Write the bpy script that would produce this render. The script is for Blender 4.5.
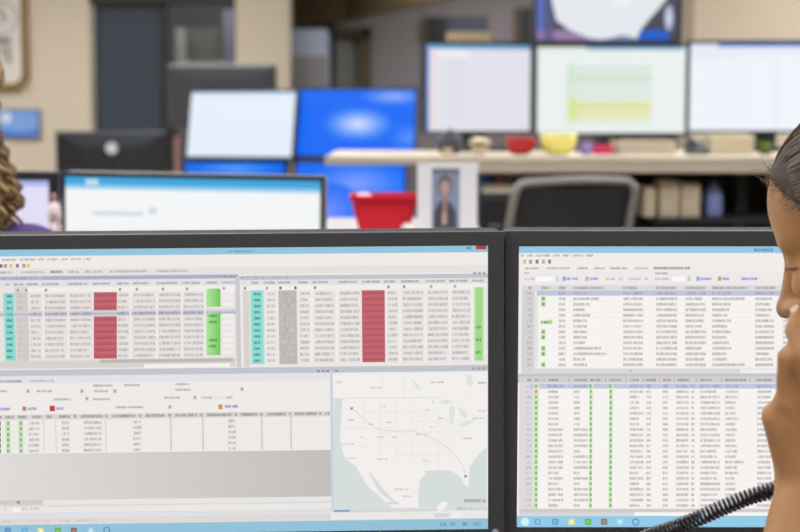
import bpy, bmesh, math, random
import numpy as np
from mathutils import Vector, Matrix

# ------------------------------------------------------------------ camera, world, exposure
for o in list(bpy.data.objects):
    bpy.data.objects.remove(o, do_unlink=True)
scene = bpy.context.scene
COL = scene.collection
F_PX = 1500.0
THETA = math.atan(151.0 / F_PX)
CAM = Vector((0, 0, 1.28))
cd = bpy.data.cameras.new('camera')
cam = bpy.data.objects.new('camera', cd)
COL.objects.link(cam)
cam.location = CAM
cam.rotation_euler = (math.pi / 2 - THETA, 0, 0)
cd.sensor_width = 36.0
cd.lens = F_PX / 800.0 * 36.0
cd.clip_start = 0.05
cd.clip_end = 60
cd.dof.use_dof = True
cd.dof.focus_distance = 1.46
cd.dof.aperture_fstop = 6.2
scene.camera = cam

w = bpy.data.worlds.new('world')
scene.world = w
w.use_nodes = True
w.node_tree.nodes['Background'].inputs[0].default_value = (0.8, 0.85, 0.9, 1)
w.node_tree.nodes['Background'].inputs[1].default_value = 0.3
scene.view_settings.view_transform = 'Standard'
scene.view_settings.look = 'None'
scene.view_settings.gamma = 1
scene.view_settings.exposure = 0.0
scene.view_settings.use_curve_mapping = False
LAMP_STRENGTH = 18.5

FWD = Vector((0, math.cos(THETA), -math.sin(THETA)))
UP = Vector((0, math.sin(THETA), math.cos(THETA)))
RIGHT = Vector((1, 0, 0))


def ray(px, py):
    return FWD + RIGHT * ((px - 400.0) / F_PX) + UP * ((266.0 - py) / F_PX)


def P(px, py, Y):
    d = ray(px, py)
    return CAM + d * (Y / d.y)


def PX(px, Y):            # world X of a pixel column at depth Y (near the horizon line)
    return P(px, 150, Y).x


def PZ(py, Y):
    return P(400, py, Y).z


# ------------------------------------------------------------------ materials
def lin(c):
    out = []
    for v in c[:3]:
        v = v / 255.0
        out.append(v / 12.92 if v <= 0.04045 else ((v + 0.055) / 1.055) ** 2.4)
    return tuple(out)


MATS = {}


def mat(name, rgb, rough=0.6, metal=0.0, var=0.06, scale=30.0, bump=0.0, spec=0.4, sss=0.0, emis=None, alpha=None):
    if name in MATS:
        return MATS[name]
    m = bpy.data.materials.new(name)
    m.use_nodes = True
    nt = m.node_tree
    b = nt.nodes['Principled BSDF']
    c = lin(rgb)
    tc = nt.nodes.new('ShaderNodeTexCoord')
    nz = nt.nodes.new('ShaderNodeTexNoise')
    nz.inputs['Scale'].default_value = scale
    nz.inputs['Detail'].default_value = 4
    nt.links.new(tc.outputs['Object'], nz.inputs['Vector'])
    mx = nt.nodes.new('ShaderNodeMix')
    mx.data_type = 'RGBA'
    mx.inputs[6].default_value = tuple(max(0, v * (1 - var)) for v in c) + (1,)
    mx.inputs[7].default_value = tuple(min(1, v * (1 + var)) for v in c) + (1,)
    nt.links.new(nz.outputs['Fac'], mx.inputs[0])
    nt.links.new(mx.outputs[2], b.inputs['Base Color'])
    b.inputs['Roughness'].default_value = rough
    b.inputs['Metallic'].default_value = metal
    b.inputs['Specular IOR Level'].default_value = spec
    if sss:
        b.inputs['Subsurface Weight'].default_value = sss
        b.inputs['Subsurface Radius'].default_value = (0.012, 0.005, 0.003)
        b.inputs['Subsurface Scale'].default_value = 0.5
    if bump:
        bp = nt.nodes.new('ShaderNodeBump')
        bp.inputs['Strength'].default_value = bump
        bp.inputs['Distance'].default_value = 0.004
        nt.links.new(nz.outputs['Fac'], bp.inputs['Height'])
        nt.links.new(bp.outputs[0], b.inputs['Normal'])
    if emis:
        nt.links.new(mx.outputs[2], b.inputs['Emission Color'])
        b.inputs['Emission Strength'].default_value = emis
    if alpha is not None:
        b.inputs['Alpha'].default_value = alpha
    MATS[name] = m
    return m


def attr_mat(name, rough=0.5, emis=0.0, spec=0.3):
    if name in MATS:
        return MATS[name]
    m = bpy.data.materials.new(name)
    m.use_nodes = True
    nt = m.node_tree
    b = nt.nodes['Principled BSDF']
    a = nt.nodes.new('ShaderNodeVertexColor')
    a.layer_name = 'Col'
    b.inputs['Roughness'].default_value = rough
    b.inputs['Specular IOR Level'].default_value = spec
    if emis:
        b.inputs['Base Color'].default_value = (0.004, 0.004, 0.004, 1)
        nt.links.new(a.outputs['Color'], b.inputs['Emission Color'])
        b.inputs['Emission Strength'].default_value = emis
    else:
        nt.links.new(a.outputs['Color'], b.inputs['Base Color'])
    MATS[name] = m
    return m


M_SCREEN = attr_mat('lit_screen', 0.45, 1.0, 0.15)
M_PRINT = attr_mat('printed_colour', 0.6, 0.0, 0.2)
M_BEZEL = mat('charcoal_plastic', (72, 71, 73), 0.55, var=0.08, scale=400)
M_BLACK = mat('black_plastic', (34, 34, 36), 0.5, var=0.1, scale=200)
M_SHELL = mat('silver_grey_plastic', (76, 74, 72), 0.85, var=0.05, scale=300, spec=0.15)
M_TANSHELL = mat('warm_grey_plastic', (125, 116, 106), 0.55, var=0.05, scale=300)
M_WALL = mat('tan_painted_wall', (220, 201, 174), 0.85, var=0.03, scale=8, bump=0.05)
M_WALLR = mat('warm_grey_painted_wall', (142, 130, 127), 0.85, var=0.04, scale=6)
M_BROWN = mat('brown_painted_soffit', (128, 104, 70), 0.8, var=0.08, scale=5)
M_CEIL = mat('white_ceiling', (225, 222, 215), 0.9, var=0.02)
M_FLOOR = mat('grey_brown_carpet', (96, 88, 80), 0.95, var=0.25, scale=180, bump=0.3)
M_DESK = mat('beige_laminate', (214, 198, 172), 0.5, var=0.04, scale=60)
M_DESKD = mat('grey_laminate', (176, 168, 160), 0.5, var=0.04, scale=60)
M_DARKPANEL = mat('charcoal_panel', (44, 42, 40), 0.8, var=0.15, scale=60)
M_STEEL = mat('grey_steel', (140, 138, 134), 0.45, metal=0.4, var=0.05)


# ------------------------------------------------------------------ mesh helpers
class MB:
    def __init__(self):
        self.v = []
        self.f = []
        self.c = []

    def add(self, vs, fs, col=None):
        n = len(self.v)
        self.v.extend([tuple(p) for p in vs])
        for f in fs:
            self.f.append(tuple(i + n for i in f))
            self.c.append(col)
        return self

    def box(self, x0, x1, y0, y1, z0, z1, col=None):
        vs = [(x0, y0, z0), (x1, y0, z0), (x1, y1, z0), (x0, y1, z0), (x0, y0, z1), (x1, y0, z1), (x1, y1, z1), (x0, y1, z1)]
        return self.add(vs, [(0, 3, 2, 1), (4, 5, 6, 7), (0, 1, 5, 4), (1, 2, 6, 5), (2, 3, 7, 6), (3, 0, 4, 7)], col)

    def loft(self, rings, cap=True, col=None, closed=True):
        n = len(rings[0])
        vs = [p for r in rings for p in r]
        fs = []
        for i in range(len(rings) - 1):
            for j in range(n if closed else n - 1):
                k = (j + 1) % n
                fs.append((i * n + j, i * n + k, (i + 1) * n + k, (i + 1) * n + j))
        if cap:
            fs.append(tuple(range(n - 1, -1, -1)))
            fs.append(tuple((len(rings) - 1) * n + j for j in range(n)))
        return self.add(vs, fs, col)

    def lathe(self, prof, c=(0, 0, 0), seg=24, col=None, sx=1.0, sy=1.0):
        rings = []
        for r, z in prof:
            rings.append([(c[0] + sx * r * math.cos(2 * math.pi * k / seg), c[1] + sy * r * math.sin(2 * math.pi * k / seg), c[2] + z) for k in range(seg)])
        return self.loft(rings, True, col)

    def tube(self, pts, r0, r1=None, sides=6, col=None):
        r1 = r0 if r1 is None else r1
        pts = [Vector(p) for p in pts]
        n = len(pts)
        rings = []
        ref = None
        for i, p in enumerate(pts):
            t = (pts[min(i + 1, n - 1)] - pts[max(i - 1, 0)])
            if t.length < 1e-9:
                t = Vector((0, 0, 1))
            t.normalize()
            if ref is None:
                ref = t.orthogonal().normalized()
            else:
                ref = ref - t * ref.dot(t)
                ref = ref.normalized() if ref.length > 1e-6 else t.orthogonal().normalized()
            b = t.cross(ref)
            r = r0 + (r1 - r0) * i / max(1, n - 1)
            rings.append([tuple(p + (ref * math.cos(2 * math.pi * k / sides) + b * math.sin(2 * math.pi * k / sides)) * r) for k in range(sides)])
        return self.loft(rings, True, col)

    def ellipsoid(self, c, r, seg=16, rng=10, col=None):
        prof = []
        rings = []
        for i in range(rng + 1):
            a = -math.pi / 2 + math.pi * (i + 0.0) / rng
            cr = max(math.cos(a), 0.02)
            rings.append([(c[0] + r[0] * cr * math.cos(2 * math.pi * k / seg), c[1] + r[1] * cr * math.sin(2 * math.pi * k / seg), c[2] + r[2] * math.sin(a)) for k in range(seg)])
        return self.loft(rings, True, col)

    def build(self, name, material, parent=None, smooth=False, bevel=0.0, bseg=2, loc=None):
        me = bpy.data.meshes.new(name)
        me.from_pydata(self.v, [], self.f)
        if any(c is not None for c in self.c):
            at = me.color_attributes.new('Col', 'FLOAT_COLOR', 'CORNER')
            data = np.ones((len(me.loops), 4), np.float32)
            li = 0
            for f, c in zip(self.f, self.c):
                cc = c if c is not None else (0.5, 0.5, 0.5)
                if cc and isinstance(cc[0], (tuple, list)):
                    for k in range(len(f)):
                        data[li + k, :3] = cc[k]
                else:
                    data[li:li + len(f), :3] = cc
                li += len(f)
            at.data.foreach_set('color', data.ravel())
        if bevel:
            bm = bmesh.new()
            bm.from_mesh(me)
            bmesh.ops.remove_doubles(bm, verts=bm.verts, dist=1e-6)
            es = [e for e in bm.edges if len(e.link_faces) == 2 and e.calc_face_angle(0) > 0.5]
            bmesh.ops.bevel(bm, geom=es, offset=bevel, segments=bseg, profile=0.5, affect='EDGES', clamp_overlap=True)
            bm.to_mesh(me)
            bm.free()
        if smooth:
            me.polygons.foreach_set('use_smooth', [True] * len(me.polygons))
        me.materials.append(material)
        me.update()
        o = bpy.data.objects.new(name, me)
        COL.objects.link(o)
        if loc is not None:
            o.location = loc
        if parent:
            o.parent = parent
        return o


def tag(o, label, cat, group=None):
    o['label'] = label
    o['category'] = cat
    if group:
        o['group'] = group
    return o


def thing(name, label, cat, loc=(0, 0, 0), rotz=0.0, group=None):
    o = bpy.data.objects.new(name, None)
    o.empty_display_size = 0.05
    COL.objects.link(o)
    o.location = loc
    o.rotation_euler = (0, 0, rotz)
    return tag(o, label, cat, group)


def struct(o):
    o['kind'] = 'structure'
    return o


def box_obj(name, m, x0, x1, y0, y1, z0, z1, parent=None, bevel=0.0):
    return MB().box(x0, x1, y0, y1, z0, z1).build(name, m, parent, bevel=bevel)


def rrect(cx, cz, w_, h_, r, y, n=5):
    pts = []
    for (sx, sz, a0) in ((1, 1, 0), (-1, 1, 90), (-1, -1, 180), (1, -1, 270)):
        for k in range(n + 1):
            a = math.radians(a0 + 90 * k / n)
            pts.append((cx + sx * (w_ / 2 - r) + r * math.cos(a), y, cz + sz * (h_ / 2 - r) + r * math.sin(a)))
    return pts


# ------------------------------------------------------------------ the room
struct(box_obj('floor', M_FLOOR, -6, 6, -3, 17, -0.1, 0))
struct(box_obj('ceiling', M_CEIL, -6, 6, -3, 17, 2.7, 2.8))
struct(box_obj('wall_left', M_WALL, -6.1, -6, -3, 17, 0, 2.7))
struct(box_obj('wall_right', M_WALL, 6, 6.1, -3, 17, 0, 2.7))
struct(box_obj('wall_front', M_WALL, -6, 6, -3.1, -3, 0, 2.7))
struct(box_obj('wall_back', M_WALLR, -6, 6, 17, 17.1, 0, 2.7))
# tan wall beside the dark doorway, the pier right of it and the lintel above
YW = 10.0
xd0, xd1 = PX(92, YW), PX(237, YW)
xp1 = PX(289, YW)
ztop = PZ(3, YW)
struct(box_obj('wall_far_left', M_WALL, -6, xd0, YW, YW + 0.15, 0, 2.7))
struct(box_obj('wall_pier', M_WALL, xd1, xp1, YW, YW + 0.3, 0, 2.7))
struct(box_obj('trim_1', mat('dark_olive_lintel', (58, 56, 44), 0.7), xd0, xd1, YW + 0.0, YW + 0.15, ztop, 2.7))
# dark room behind the doorway
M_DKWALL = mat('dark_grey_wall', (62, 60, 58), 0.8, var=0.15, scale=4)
struct(box_obj('wall_recess_back', M_DKWALL, xd0 - 0.4, xd1 + 0.2, 12.2, 12.3, 0, 2.7))
struct(box_obj('wall_recess_left', M_DKWALL, xd0 - 0.45, xd0 - 0.4, YW + 0.15, 12.2, 0, 2.7))
struct(box_obj('wall_recess_right', M_WALLR, xp1 - 0.22, xp1 - 0.16, YW + 0.3, 11.2, 0, 2.7))
M_NAVY = mat('dark_navy_door', (58, 64, 74), 0.55, var=0.1, scale=3)
dr = struct(box_obj('door_1', M_NAVY, PX(98, YW + .1), PX(162, YW + .1), YW + 0.08, YW + 0.12, 0.02, ztop - 0.01, bevel=0.004))
box_obj('door_jamb', M_BLACK, PX(162, YW + .1) + 0.002, PX(170, YW + .1), YW + 0.05, YW + 0.14, 0.0, ztop, dr)
h = MB()
h.tube([(PX(157, YW), YW + 0.06, 0.98), (PX(157, YW), YW + 0.03, 0.98), (PX(150, YW), YW + 0.03, 0.98)], 0.009)
h.build('door_handle', M_STEEL, dr)
# wall on the right with its end face
xr0 = P(694, 20, 8.0).x
struct(box_obj('wall_far_right', M_WALL, xr0, 6, 8.0, 8.42, 0, 2.7))
# passage behind: oblique warm grey wall with brown soffit, a doorway with a brown frame
YB = 14.0
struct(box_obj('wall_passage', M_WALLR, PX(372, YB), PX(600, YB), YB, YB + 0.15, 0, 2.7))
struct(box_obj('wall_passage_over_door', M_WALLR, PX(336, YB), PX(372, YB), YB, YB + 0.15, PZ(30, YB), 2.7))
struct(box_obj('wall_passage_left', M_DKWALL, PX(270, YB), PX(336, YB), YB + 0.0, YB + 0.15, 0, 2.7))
tr = struct(bpy.data.objects.new('trim_2', None))
COL.objects.link(tr)
M_FRAME = mat('brown_wood_frame', (92, 76, 52), 0.6, var=0.2, scale=12)
box_obj('frame_post', M_FRAME, PX(361, YB), PX(371, YB), YB - 0.05, YB + 0.1, 0, PZ(29, YB), tr)
box_obj('frame_post', M_BLACK, PX(328, YB), PX(336, YB), YB - 0.05, YB + 0.1, 0, PZ(29, YB), tr)
box_obj('frame_head', M_FRAME, PX(328, YB), PX(371, YB), YB - 0.05, YB + 0.1, PZ(37, YB), PZ(28, YB), tr)
dr = struct(box_obj('door_2', mat('grey_door', (128, 122, 112), 0.6), PX(336, YB), PX(361, YB), YB + 0.03, YB + 0.08, 0.01, PZ(38, YB)))
# brown soffit box with a sloping lower edge (it runs towards the camera on the right)
a0, a1 = P(286, 26, 13.9), P(345, 20, 13.6)
b1, c1 = P(430, 2, 12.2), P(530, -22, 10.6)
sb = MB()
lo = [a0, a1, b1, c1]
fr = [(p.x, p.y - 0.05, p.z) for p in lo]
ring_all = []
for p in lo:
    ring_all.append([(p.x, p.y - 0.05, p.z), (p.x, p.y + 0.25, p.z), (p.x, p.y + 0.25, 2.7), (p.x, p.y - 0.05, 2.7)])
sb.loft(ring_all)
struct(sb.build('trim_3', M_BROWN))

# ceiling lights: recessed panels in rows, then extra ones added to brighten
LIGHTS = [(x, y, r_, s_) for y, r_ in ((-0.8, 'behind the camera'), (2.5, 'over the second desk row'), (5.3, 'over the tall counter')) for x, s_ in ((-3.6, 'leftmost'), (-1.2, 'second from left'), (1.2, 'third from left'), (3.6, 'rightmost'))]
LIGHTS += [(-3.4, 8.2, 'added to brighten the tan wall with the clock', 'left'), (-1.3, 8.2, 'added to brighten the wall by the dark doorway', 'right'), (3.0, 6.9, 'added to brighten the right tan wall', 'single'), (0.15, 11.3, 'added to brighten the front part of the passage', 'single'), (1.0, 12.7, 'added to brighten the rear part of the passage', 'single'), (-1.55, 11.0, 'added to brighten the dark room', 'single')]  # extra unseen panels, added to brighten dim walls, the passage and dark room
for i, (lx, ly, row, side) in enumerate(LIGHTS):
    t = thing('ceiling_light', 'white recessed light panel %s, %s in its row' % (row, side), 'ceiling light', (lx, ly, 2.7), group='ceiling light panels')
    fm = MB()
    for (x0, x1, y0, y1) in ((-.62, .62, -.32, -.30), (-.62, .62, .30, .32), (-.62, -.60, -.30, .30), (.60, .62, -.30, .30)):
        fm.box(x0, x1, y0, y1, -0.02, -0.001)
    fm.build('frame', M_CEIL, t)
    MB().box(-.60, .60, -.30, .30, -0.012, -0.004).build('diffuser', mat('light_diffuser', (240, 247, 255), 0.6, var=0.0, emis=LAMP_STRENGTH), t)

# ------------------------------------------------------------------ monitors
class Screen:
    """draws flat coloured shapes on the plane y=0 of a monitor (x right, z up, centre origin)"""
    def __init__(self, w_, h_, base):
        self.w, self.h = w_, h_
        self.mb = MB()
        self.rect_l(-w_ / 2, w_ / 2, -h_ / 2, h_ / 2, base, 0)

    def poly_l(self, pts, col, layer):
        y = -0.00012 * layer
        c = lin(col) if not isinstance(col[0], (tuple, list)) else [lin(k) for k in col]
        self.mb.add([(p[0], y, p[1]) for p in pts], [tuple(range(len(pts)))], c)

    def rect_l(self, x0, x1, z0, z1, col, layer):
        x0 = max(-self.w / 2, min(self.w / 2, x0)); x1 = max(-self.w / 2, min(self.w / 2, x1))
        z0 = max(-self.h / 2, min(self.h / 2, z0)); z1 = max(-self.h / 2, min(self.h / 2, z1))
        if x1 - x0 < 1e-6 or z1 - z0 < 1e-6:
            return
        self.poly_l([(x0, z0), (x1, z0), (x1, z1), (x0, z1)], col, layer)

    # normalised: u 0..1 left to right, v 0..1 top to bottom
    def rect_n(self, u0, u1, v0, v1, col, layer=1):
        self.rect_l(-self.w / 2 + u0 * self.w, -self.w / 2 + u1 * self.w, self.h / 2 - v1 * self.h, self.h / 2 - v0 * self.h, col, layer)

    def poly_n(self, pts, col, layer=1):
        self.poly_l([(-self.w / 2 + u * self.w, self.h / 2 - v * self.h) for u, v in pts], col, layer)

    def blob_n(self, u, v, ru, rv, c0, c1, layer=1, n=8, seg=28):
        for k in range(n):
            s = 1 - k / n
            f = k / (n - 1)
            col = tuple(a + (b - a) * f for a, b in zip(c1, c0))
            self.poly_n([(min(1, max(0, u + ru * s * math.cos(2 * math.pi * j / seg))), min(1, max(0, v + rv * s * math.sin(2 * math.pi * j / seg)))) for j in range(seg)][::-1], col, layer + k * 0.2)


def make_monitor(label, group, world, w_, h_, draw, bez=(0.014, 0.014, 0.016, 0.018), shell_mat=None, bez_mat=None, depth=0.05, desk_z=None, base_y=0.12, facing_logo=None, dark=False, support=None, arm_end=0.132):
    """world: Matrix of screen centre; x right, y away from viewer, z up. bez = left,right,top,bottom"""
    t = thing('monitor', label, 'monitor', group=group)
    t.matrix_world = world
    bl, br, bt, bb = bez
    x0, x1, z0, z1 = -w_ / 2 - bl, w_ / 2 + br, -h_ / 2 - bb, h_ / 2 + bt
    m = MB()
    yf, yb = -0.003, 0.012
    m.box(x0, x1, yf, yb, h_ / 2, z1)
    m.box(x0, x1, yf, yb, z0, -h_ / 2)
    m.box(x0, -w_ / 2, yf, yb, -h_ / 2, h_ / 2)
    m.box(w_ / 2, x1, yf, yb, -h_ / 2, h_ / 2)
    m.build('bezel', bez_mat or M_BEZEL, t)
    s = Screen(w_, h_, (8, 8, 9))
    if draw:
        draw(s)
    s.mb.build('screen', M_SCREEN, t)
    sh = MB()
    k = 0.16
    def rr(f, y):
        cx, cz = (x0 + x1) / 2, (z0 + z1) / 2
        return rrect(cx, cz, (x1 - x0) * f, (z1 - z0) * f, 0.006, y, 3)
    sh.loft([rr(1.0, yb), rr(1.0, yb + depth * 0.6), rr(0.93, yb + depth * 0.8), rr(0.55, yb + depth)])
    shell = sh.build('back_shell', shell_mat or M_SHELL, t)
    if facing_logo:
        g = MB()
        g.tube([(0, yb + depth - 0.001, 0.075), (0, yb + depth + 0.003, 0.075)], 0.027, 0.027, 20)
        g.build('logo_badge', mat('silver_badge', (215, 215, 212), 0.5), t)
    if support == 'arm':
        MB().tube([(0, yb + depth, 0), (0, arm_end, 0)], 0.03, 0.03, 12).build('mount_arm', M_BLACK, t)
    elif desk_z is not None:
        loc = world.translation
        zb = desk_z - loc.z + 0.003
        y0 = yb + depth * 0.9
        nk = MB()
        nk.box(-0.045, 0.045, y0 - 0.02, y0 + 0.025, zb + 0.012, 0.02)
        nk.build('stand_neck', M_BLACK if dark else M_SHELL, t, bevel=0.004)
        bs = MB()
        bs.lathe([(0.0, 0), (0.12, 0), (0.125, 0.004), (0.12, 0.010), (0.05, 0.016), (0.0, 0.016)], (0, y0 - 0.01, zb), 28, sx=1.1, sy=0.85)
        bs.build('stand_base', M_BLACK if dark else M_SHELL, t)
    return t


def mworld(center, yaw=0.0, roll=0.0, tilt=0.0):
    return Matrix.Translation(center) @ Matrix.Rotation(yaw, 4, 'Z') @ Matrix.Rotation(roll, 4, 'Y') @ Matrix.Rotation(tilt, 4, 'X')


# ---- the two front monitors, screen drawings given by photo pixels mapped onto the screen plane
SW, SH = 0.531, 0.299


def front_world(px, pyt, pyb, yaw, roll, corner):
    rt, rb = ray(px, pyt), ray(px, pyb)
    Y0 = SH / (rt.z / rt.y - rb.z / rb.y)
    c = P(px, pyt, Y0)
    R = Matrix.Rotation(yaw, 4, 'Z') @ Matrix.Rotation(roll, 4, 'Y')
    off = R @ Vector(((SW / 2 if corner == 'R' else -SW / 2), 0, SH / 2))
    return Matrix.Translation(c - off) @ R


WL = front_world(487.8, 245.3, 528.6, math.radians(1.6), math.radians(-0.36), 'R')
WR = front_world(518.8, 246.2, 526.8, math.radians(0.0), math.radians(0.0), 'L')
rng = random.Random(7)


class UI:
    def __init__(self, scr, world):
        self.s = scr
        self.inv = world.inverted()
        self.o = self.inv @ CAM

    def loc(self, px, py):
        d = self.inv.to_3x3() @ ray(px, py)
        t = -self.o.y / d.y
        p = self.o + d * t
        return p.x, p.z

    def rect(self, x0, x1, y0, y1, col, layer=1, xr=None):
        xr = (x0 + x1) / 2 if xr is None else xr
        ym = (y0 + y1) / 2
        za, zb = self.loc(xr, y1)[1], self.loc(xr, y0)[1]
        self.s.rect_l(self.loc(x0, ym)[0], self.loc(x1, ym)[0], za, zb, col, layer)

    def grad(self, x0, x1, y0, y1, cl, cr, layer, xr):
        ym = (y0 + y1) / 2
        za, zb = self.loc(xr, y1)[1], self.loc(xr, y0)[1]
        u0, u1 = max(-self.s.w / 2, self.loc(x0, ym)[0]), min(self.s.w / 2, self.loc(x1, ym)[0])
        self.s.poly_l([(u0, za), (u1, za), (u1, zb), (u0, zb)], [cl, cr, cr, cl], layer)

    def poly(self, pts, col, layer=1):
        self.s.poly_l([self.loc(*p) for p in pts], col, layer)

    def word(self, x0, x1, yc, h_=2.6, col=(150, 146, 145), layer=4, xr=None, jit=26):
        x = x0
        while x < x1 - 0.4:
            cw = rng.uniform(0.9, 1.7)
            e = min(x + cw, x1)
            d = rng.uniform(-jit, jit) * 0.6 + ((228 - col[0]) * 0.46 if max(col) - min(col) < 45 else 0)
            hh = h_ * rng.uniform(0.72, 1.05)
            c = tuple(max(0, min(255, v + d)) for v in col)
            self.rect(x, e, yc - hh / 2, yc + h_ / 2, c, layer, xr)
            x = e + (0.15 if rng.random() < 0.93 else 0.9)

    def words(self, spans, yc, **kw):
        for a, b in spans:
            self.word(a, b, yc, **kw)

    def ring(self, cx, cy, r, col, layer=5, th=0.35):
        n = 12
        for k in range(n):
            a, b = 2 * math.pi * k / n, 2 * math.pi * (k + 1) / n
            q = [(cx + r * math.cos(a), cy + r * math.sin(a)), (cx + r * math.cos(b), cy + r * math.sin(b)),
                 (cx + r * (1 - th) * math.cos(b), cy + r * (1 - th) * math.sin(b)), (cx + r * (1 - th) * math.cos(a), cy + r * (1 - th) * math.sin(a))]
            self.poly(q[::-1], col, layer)


PAGE = (238, 234, 231)
BLUE = (148, 196, 221)
PURPLE = (128, 118, 205)
GREY = (196, 194, 194)
TXT = (158, 154, 152)
DTXT = (112, 109, 110)


def draw_left(s):
    u = UI(s, WL)
    R, W = u.rect, u.word
    L0, R0 = -40, 520
    R(L0, R0, 240, 545, PAGE, 1, 430)
    R(L0, R0, 240, 252.6, BLUE, 2, 430)
    W(228, 256, 251.2, 2.0, (125, 165, 188), 3, 240)
    # window buttons
    R(476, 486.4, 245.2, 249.8, (176, 62, 58), 4, 430)
    R(466, 471, 247, 249.6, (110, 150, 175), 4, 430)
    # menu, icons, tabs
    u.words([(-14, 0), (2, 17), (20, 36), (38, 44), (47, 58), (61, 68), (71, 81), (84, 91)], 259.2, h_=2.4, col=(165, 160, 165), xr=60)
    for x, c in ((1, (120, 115, 120)), (5.5, (160, 150, 175)), (11, (220, 200, 110)), (17.5, (150, 120, 175)), (24, (170, 165, 100)), (28.5, (225, 200, 95)), (-6, (130, 150, 190)), (-13, (200, 160, 120))):
        R(x - 1.6, x + 1.6, 263.6, 267.2, c, 4, 60)
    R(L0, R0, 268.5, 276, (228, 225, 222), 2, 60)
    u.words([(-20, -4), (0, 13), (21, 44), (68, 79), (85, 103), (110, 147), (156, 188)], 271.9, h_=2.4, col=(160, 156, 155), xr=60)
    W(50.5, 62.5, 271.7, 2.6, (105, 100, 100), 4, 60)
    # left table
    R(L0, 238.5, 276, 279.8, (170, 176, 198), 3, 60)
    W(-18, 44, 278, 2.6, (140, 135, 170), 4, 60)
    u.words([(224, 227.5), (229, 232), (234, 237)], 276.4, h_=2.4, col=(90, 95, 110), xr=230)
    R(L0, 236, 279.8, 361, (231, 226, 223), 2, 60)
    R(L0, 236, 280, 286.8, (226, 224, 224), 3, 60)
    hdr = [(-12, 0), (5, 9), (14, 24), (27, 38), (42, 59), (68, 88), (93, 110), (117, 129), (133, 149), (157, 178), (182, 200), (206, 218), (222, 235)]
    for a, b in hdr:
        W(a, b, 283.9, 2.4, (140, 136, 136), 5, 60)
    R(16, 236, 287, 292, (240, 237, 235), 3, 60)
    for x in (18, 26.5, 46, 120, 137, 163, 187, 224):
        R(x - 1.2, x + 1.2, 288.5, 291.3, (150, 160, 165), 5, 60)
    R(4, 15.5, 292.6, 360.2, (160, 222, 213), 3, 60)
    R(5.5, 14.2, 292.8, 360, (140, 214, 205), 4, 60)
    R(16, 28.5, 286.8, 360.5, (208, 202, 198), 3, 60)
    for i in range(11):
        y = 295.6 + 6.06 * i
        hl = i == 3
        if hl:
            R(L0, 236, y - 3, y + 3, (210, 208, 214), 3.5, 60)
            R(L0, 236, y - 0.9, y + 1.3, (182, 185, 200), 3.8, 60)
        tc = (120, 120, 135) if hl else (176, 171, 169)
        W(7, 12.6, y, 2.6, (78, 158, 156), 6, 60)
        W(18, 22, y, 2.4, (176, 170, 168), 6, 60)
        for a, b in ((31, 41), (45, 66), (70, 91), (118, 128.5), (134, 155.5), (159, 181), (184, 203.5)):
            W(a, b - rng.choice((0, 0, 0, 2)), y, 3.0, tc, 6, 60)
        if not hl:
            R(L0, 236, y + 2.7, y + 3.0, (222, 217, 214), 3.4, 60)
            R(94, 117, y - 3.1, y + 2.95, (192, 98, 108), 6, 60)
            R(94, 117, y - 0.8, y + 1.2, (180, 88, 98), 7, 60)
            R(94, 117, y + 2.2, y + 2.9, (200, 108, 116), 7, 60)
            u.grad(206.5, 220.5, y - 5.6, y + 0.45, (176, 226, 158), (110, 200, 82), 6, 60)
            R(222.5, 234, y - 4.6, y - 0.2, (240, 237, 234), 6, 60)
        if i in (4, 5, 8, 9):
            W(209, 217, y - 2.6, 2.6, (82, 172, 66), 8, 60)
        for x in (43.5, 68.5, 130.5, 157, 182, 205):
            R(x - 0.8, x + 0.8, y - 2.8, y + 2.8, (240, 237, 234), 4, 60)
    R(236, 240.5, 276, 367.5, (202, 202, 206), 4, 200)
    R(L0, 236, 360.6, 368.4, (214, 210, 206), 3, 60)
    R(100, 233, 358.4, 361.8, (188, 184, 181), 4, 200)
    R(144, 230, 363.4, 367.2, (240, 240, 236), 4, 200)
    # right table
    R(241, R0, 275.2, 279.4, (190, 196, 206), 3, 300)
    W(240, 288, 277, 2.6, (138, 145, 155), 4, 300)
    u.words([(473, 476.5), (478, 481), (482.6, 485.4)], 273.6, h_=2.4, col=(90, 95, 110), xr=430)
    R(241, R0, 279.4, 367, (234, 230, 227), 2, 300)
    R(241, R0, 279.4, 285, (226, 224, 224), 3, 300)
    for a, b in [(251, 259), (263, 275), (278, 290), (298, 308), (312, 328), (338, 357), (362, 380), (384, 396), (401, 419), (426, 445), (449, 468), (472, 484)]:
        W(a, b, 282.2, 2.4, (138, 134, 134), 5, 300)
    R(242, R0, 285.2, 290, (240, 237, 235), 3, 300)
    for x, c in ((245, 150), (267, 170), (280.5, 110), (295.5, 105), (315, 150), (388.5, 150), (404, 150), (431, 170), (455, 170)):
        R(x - 1.2, x + 1.2, 286.3, 289.2, (c, c, c + 6), 5, 300)
    R(243.5, 249.5, 290, 366, (216, 210, 205), 3, 300)
    R(250, 264.5, 289.8, 363.6, (192, 228, 222), 4, 300)
    R(251.5, 263.2, 290, 363.4, (146, 217, 208), 5, 300)
    R(279, 297, 290.2, 364, (188, 184, 181), 4, 300)
    R(362, 385, 290.2, 362.2, (194, 100, 110), 4, 370)
    R(474, 484, 287.6, 361, (196, 228, 180), 4, 430)
    R(475.5, 482.5, 287.6, 361, (160, 216, 138), 5, 430)
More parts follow.
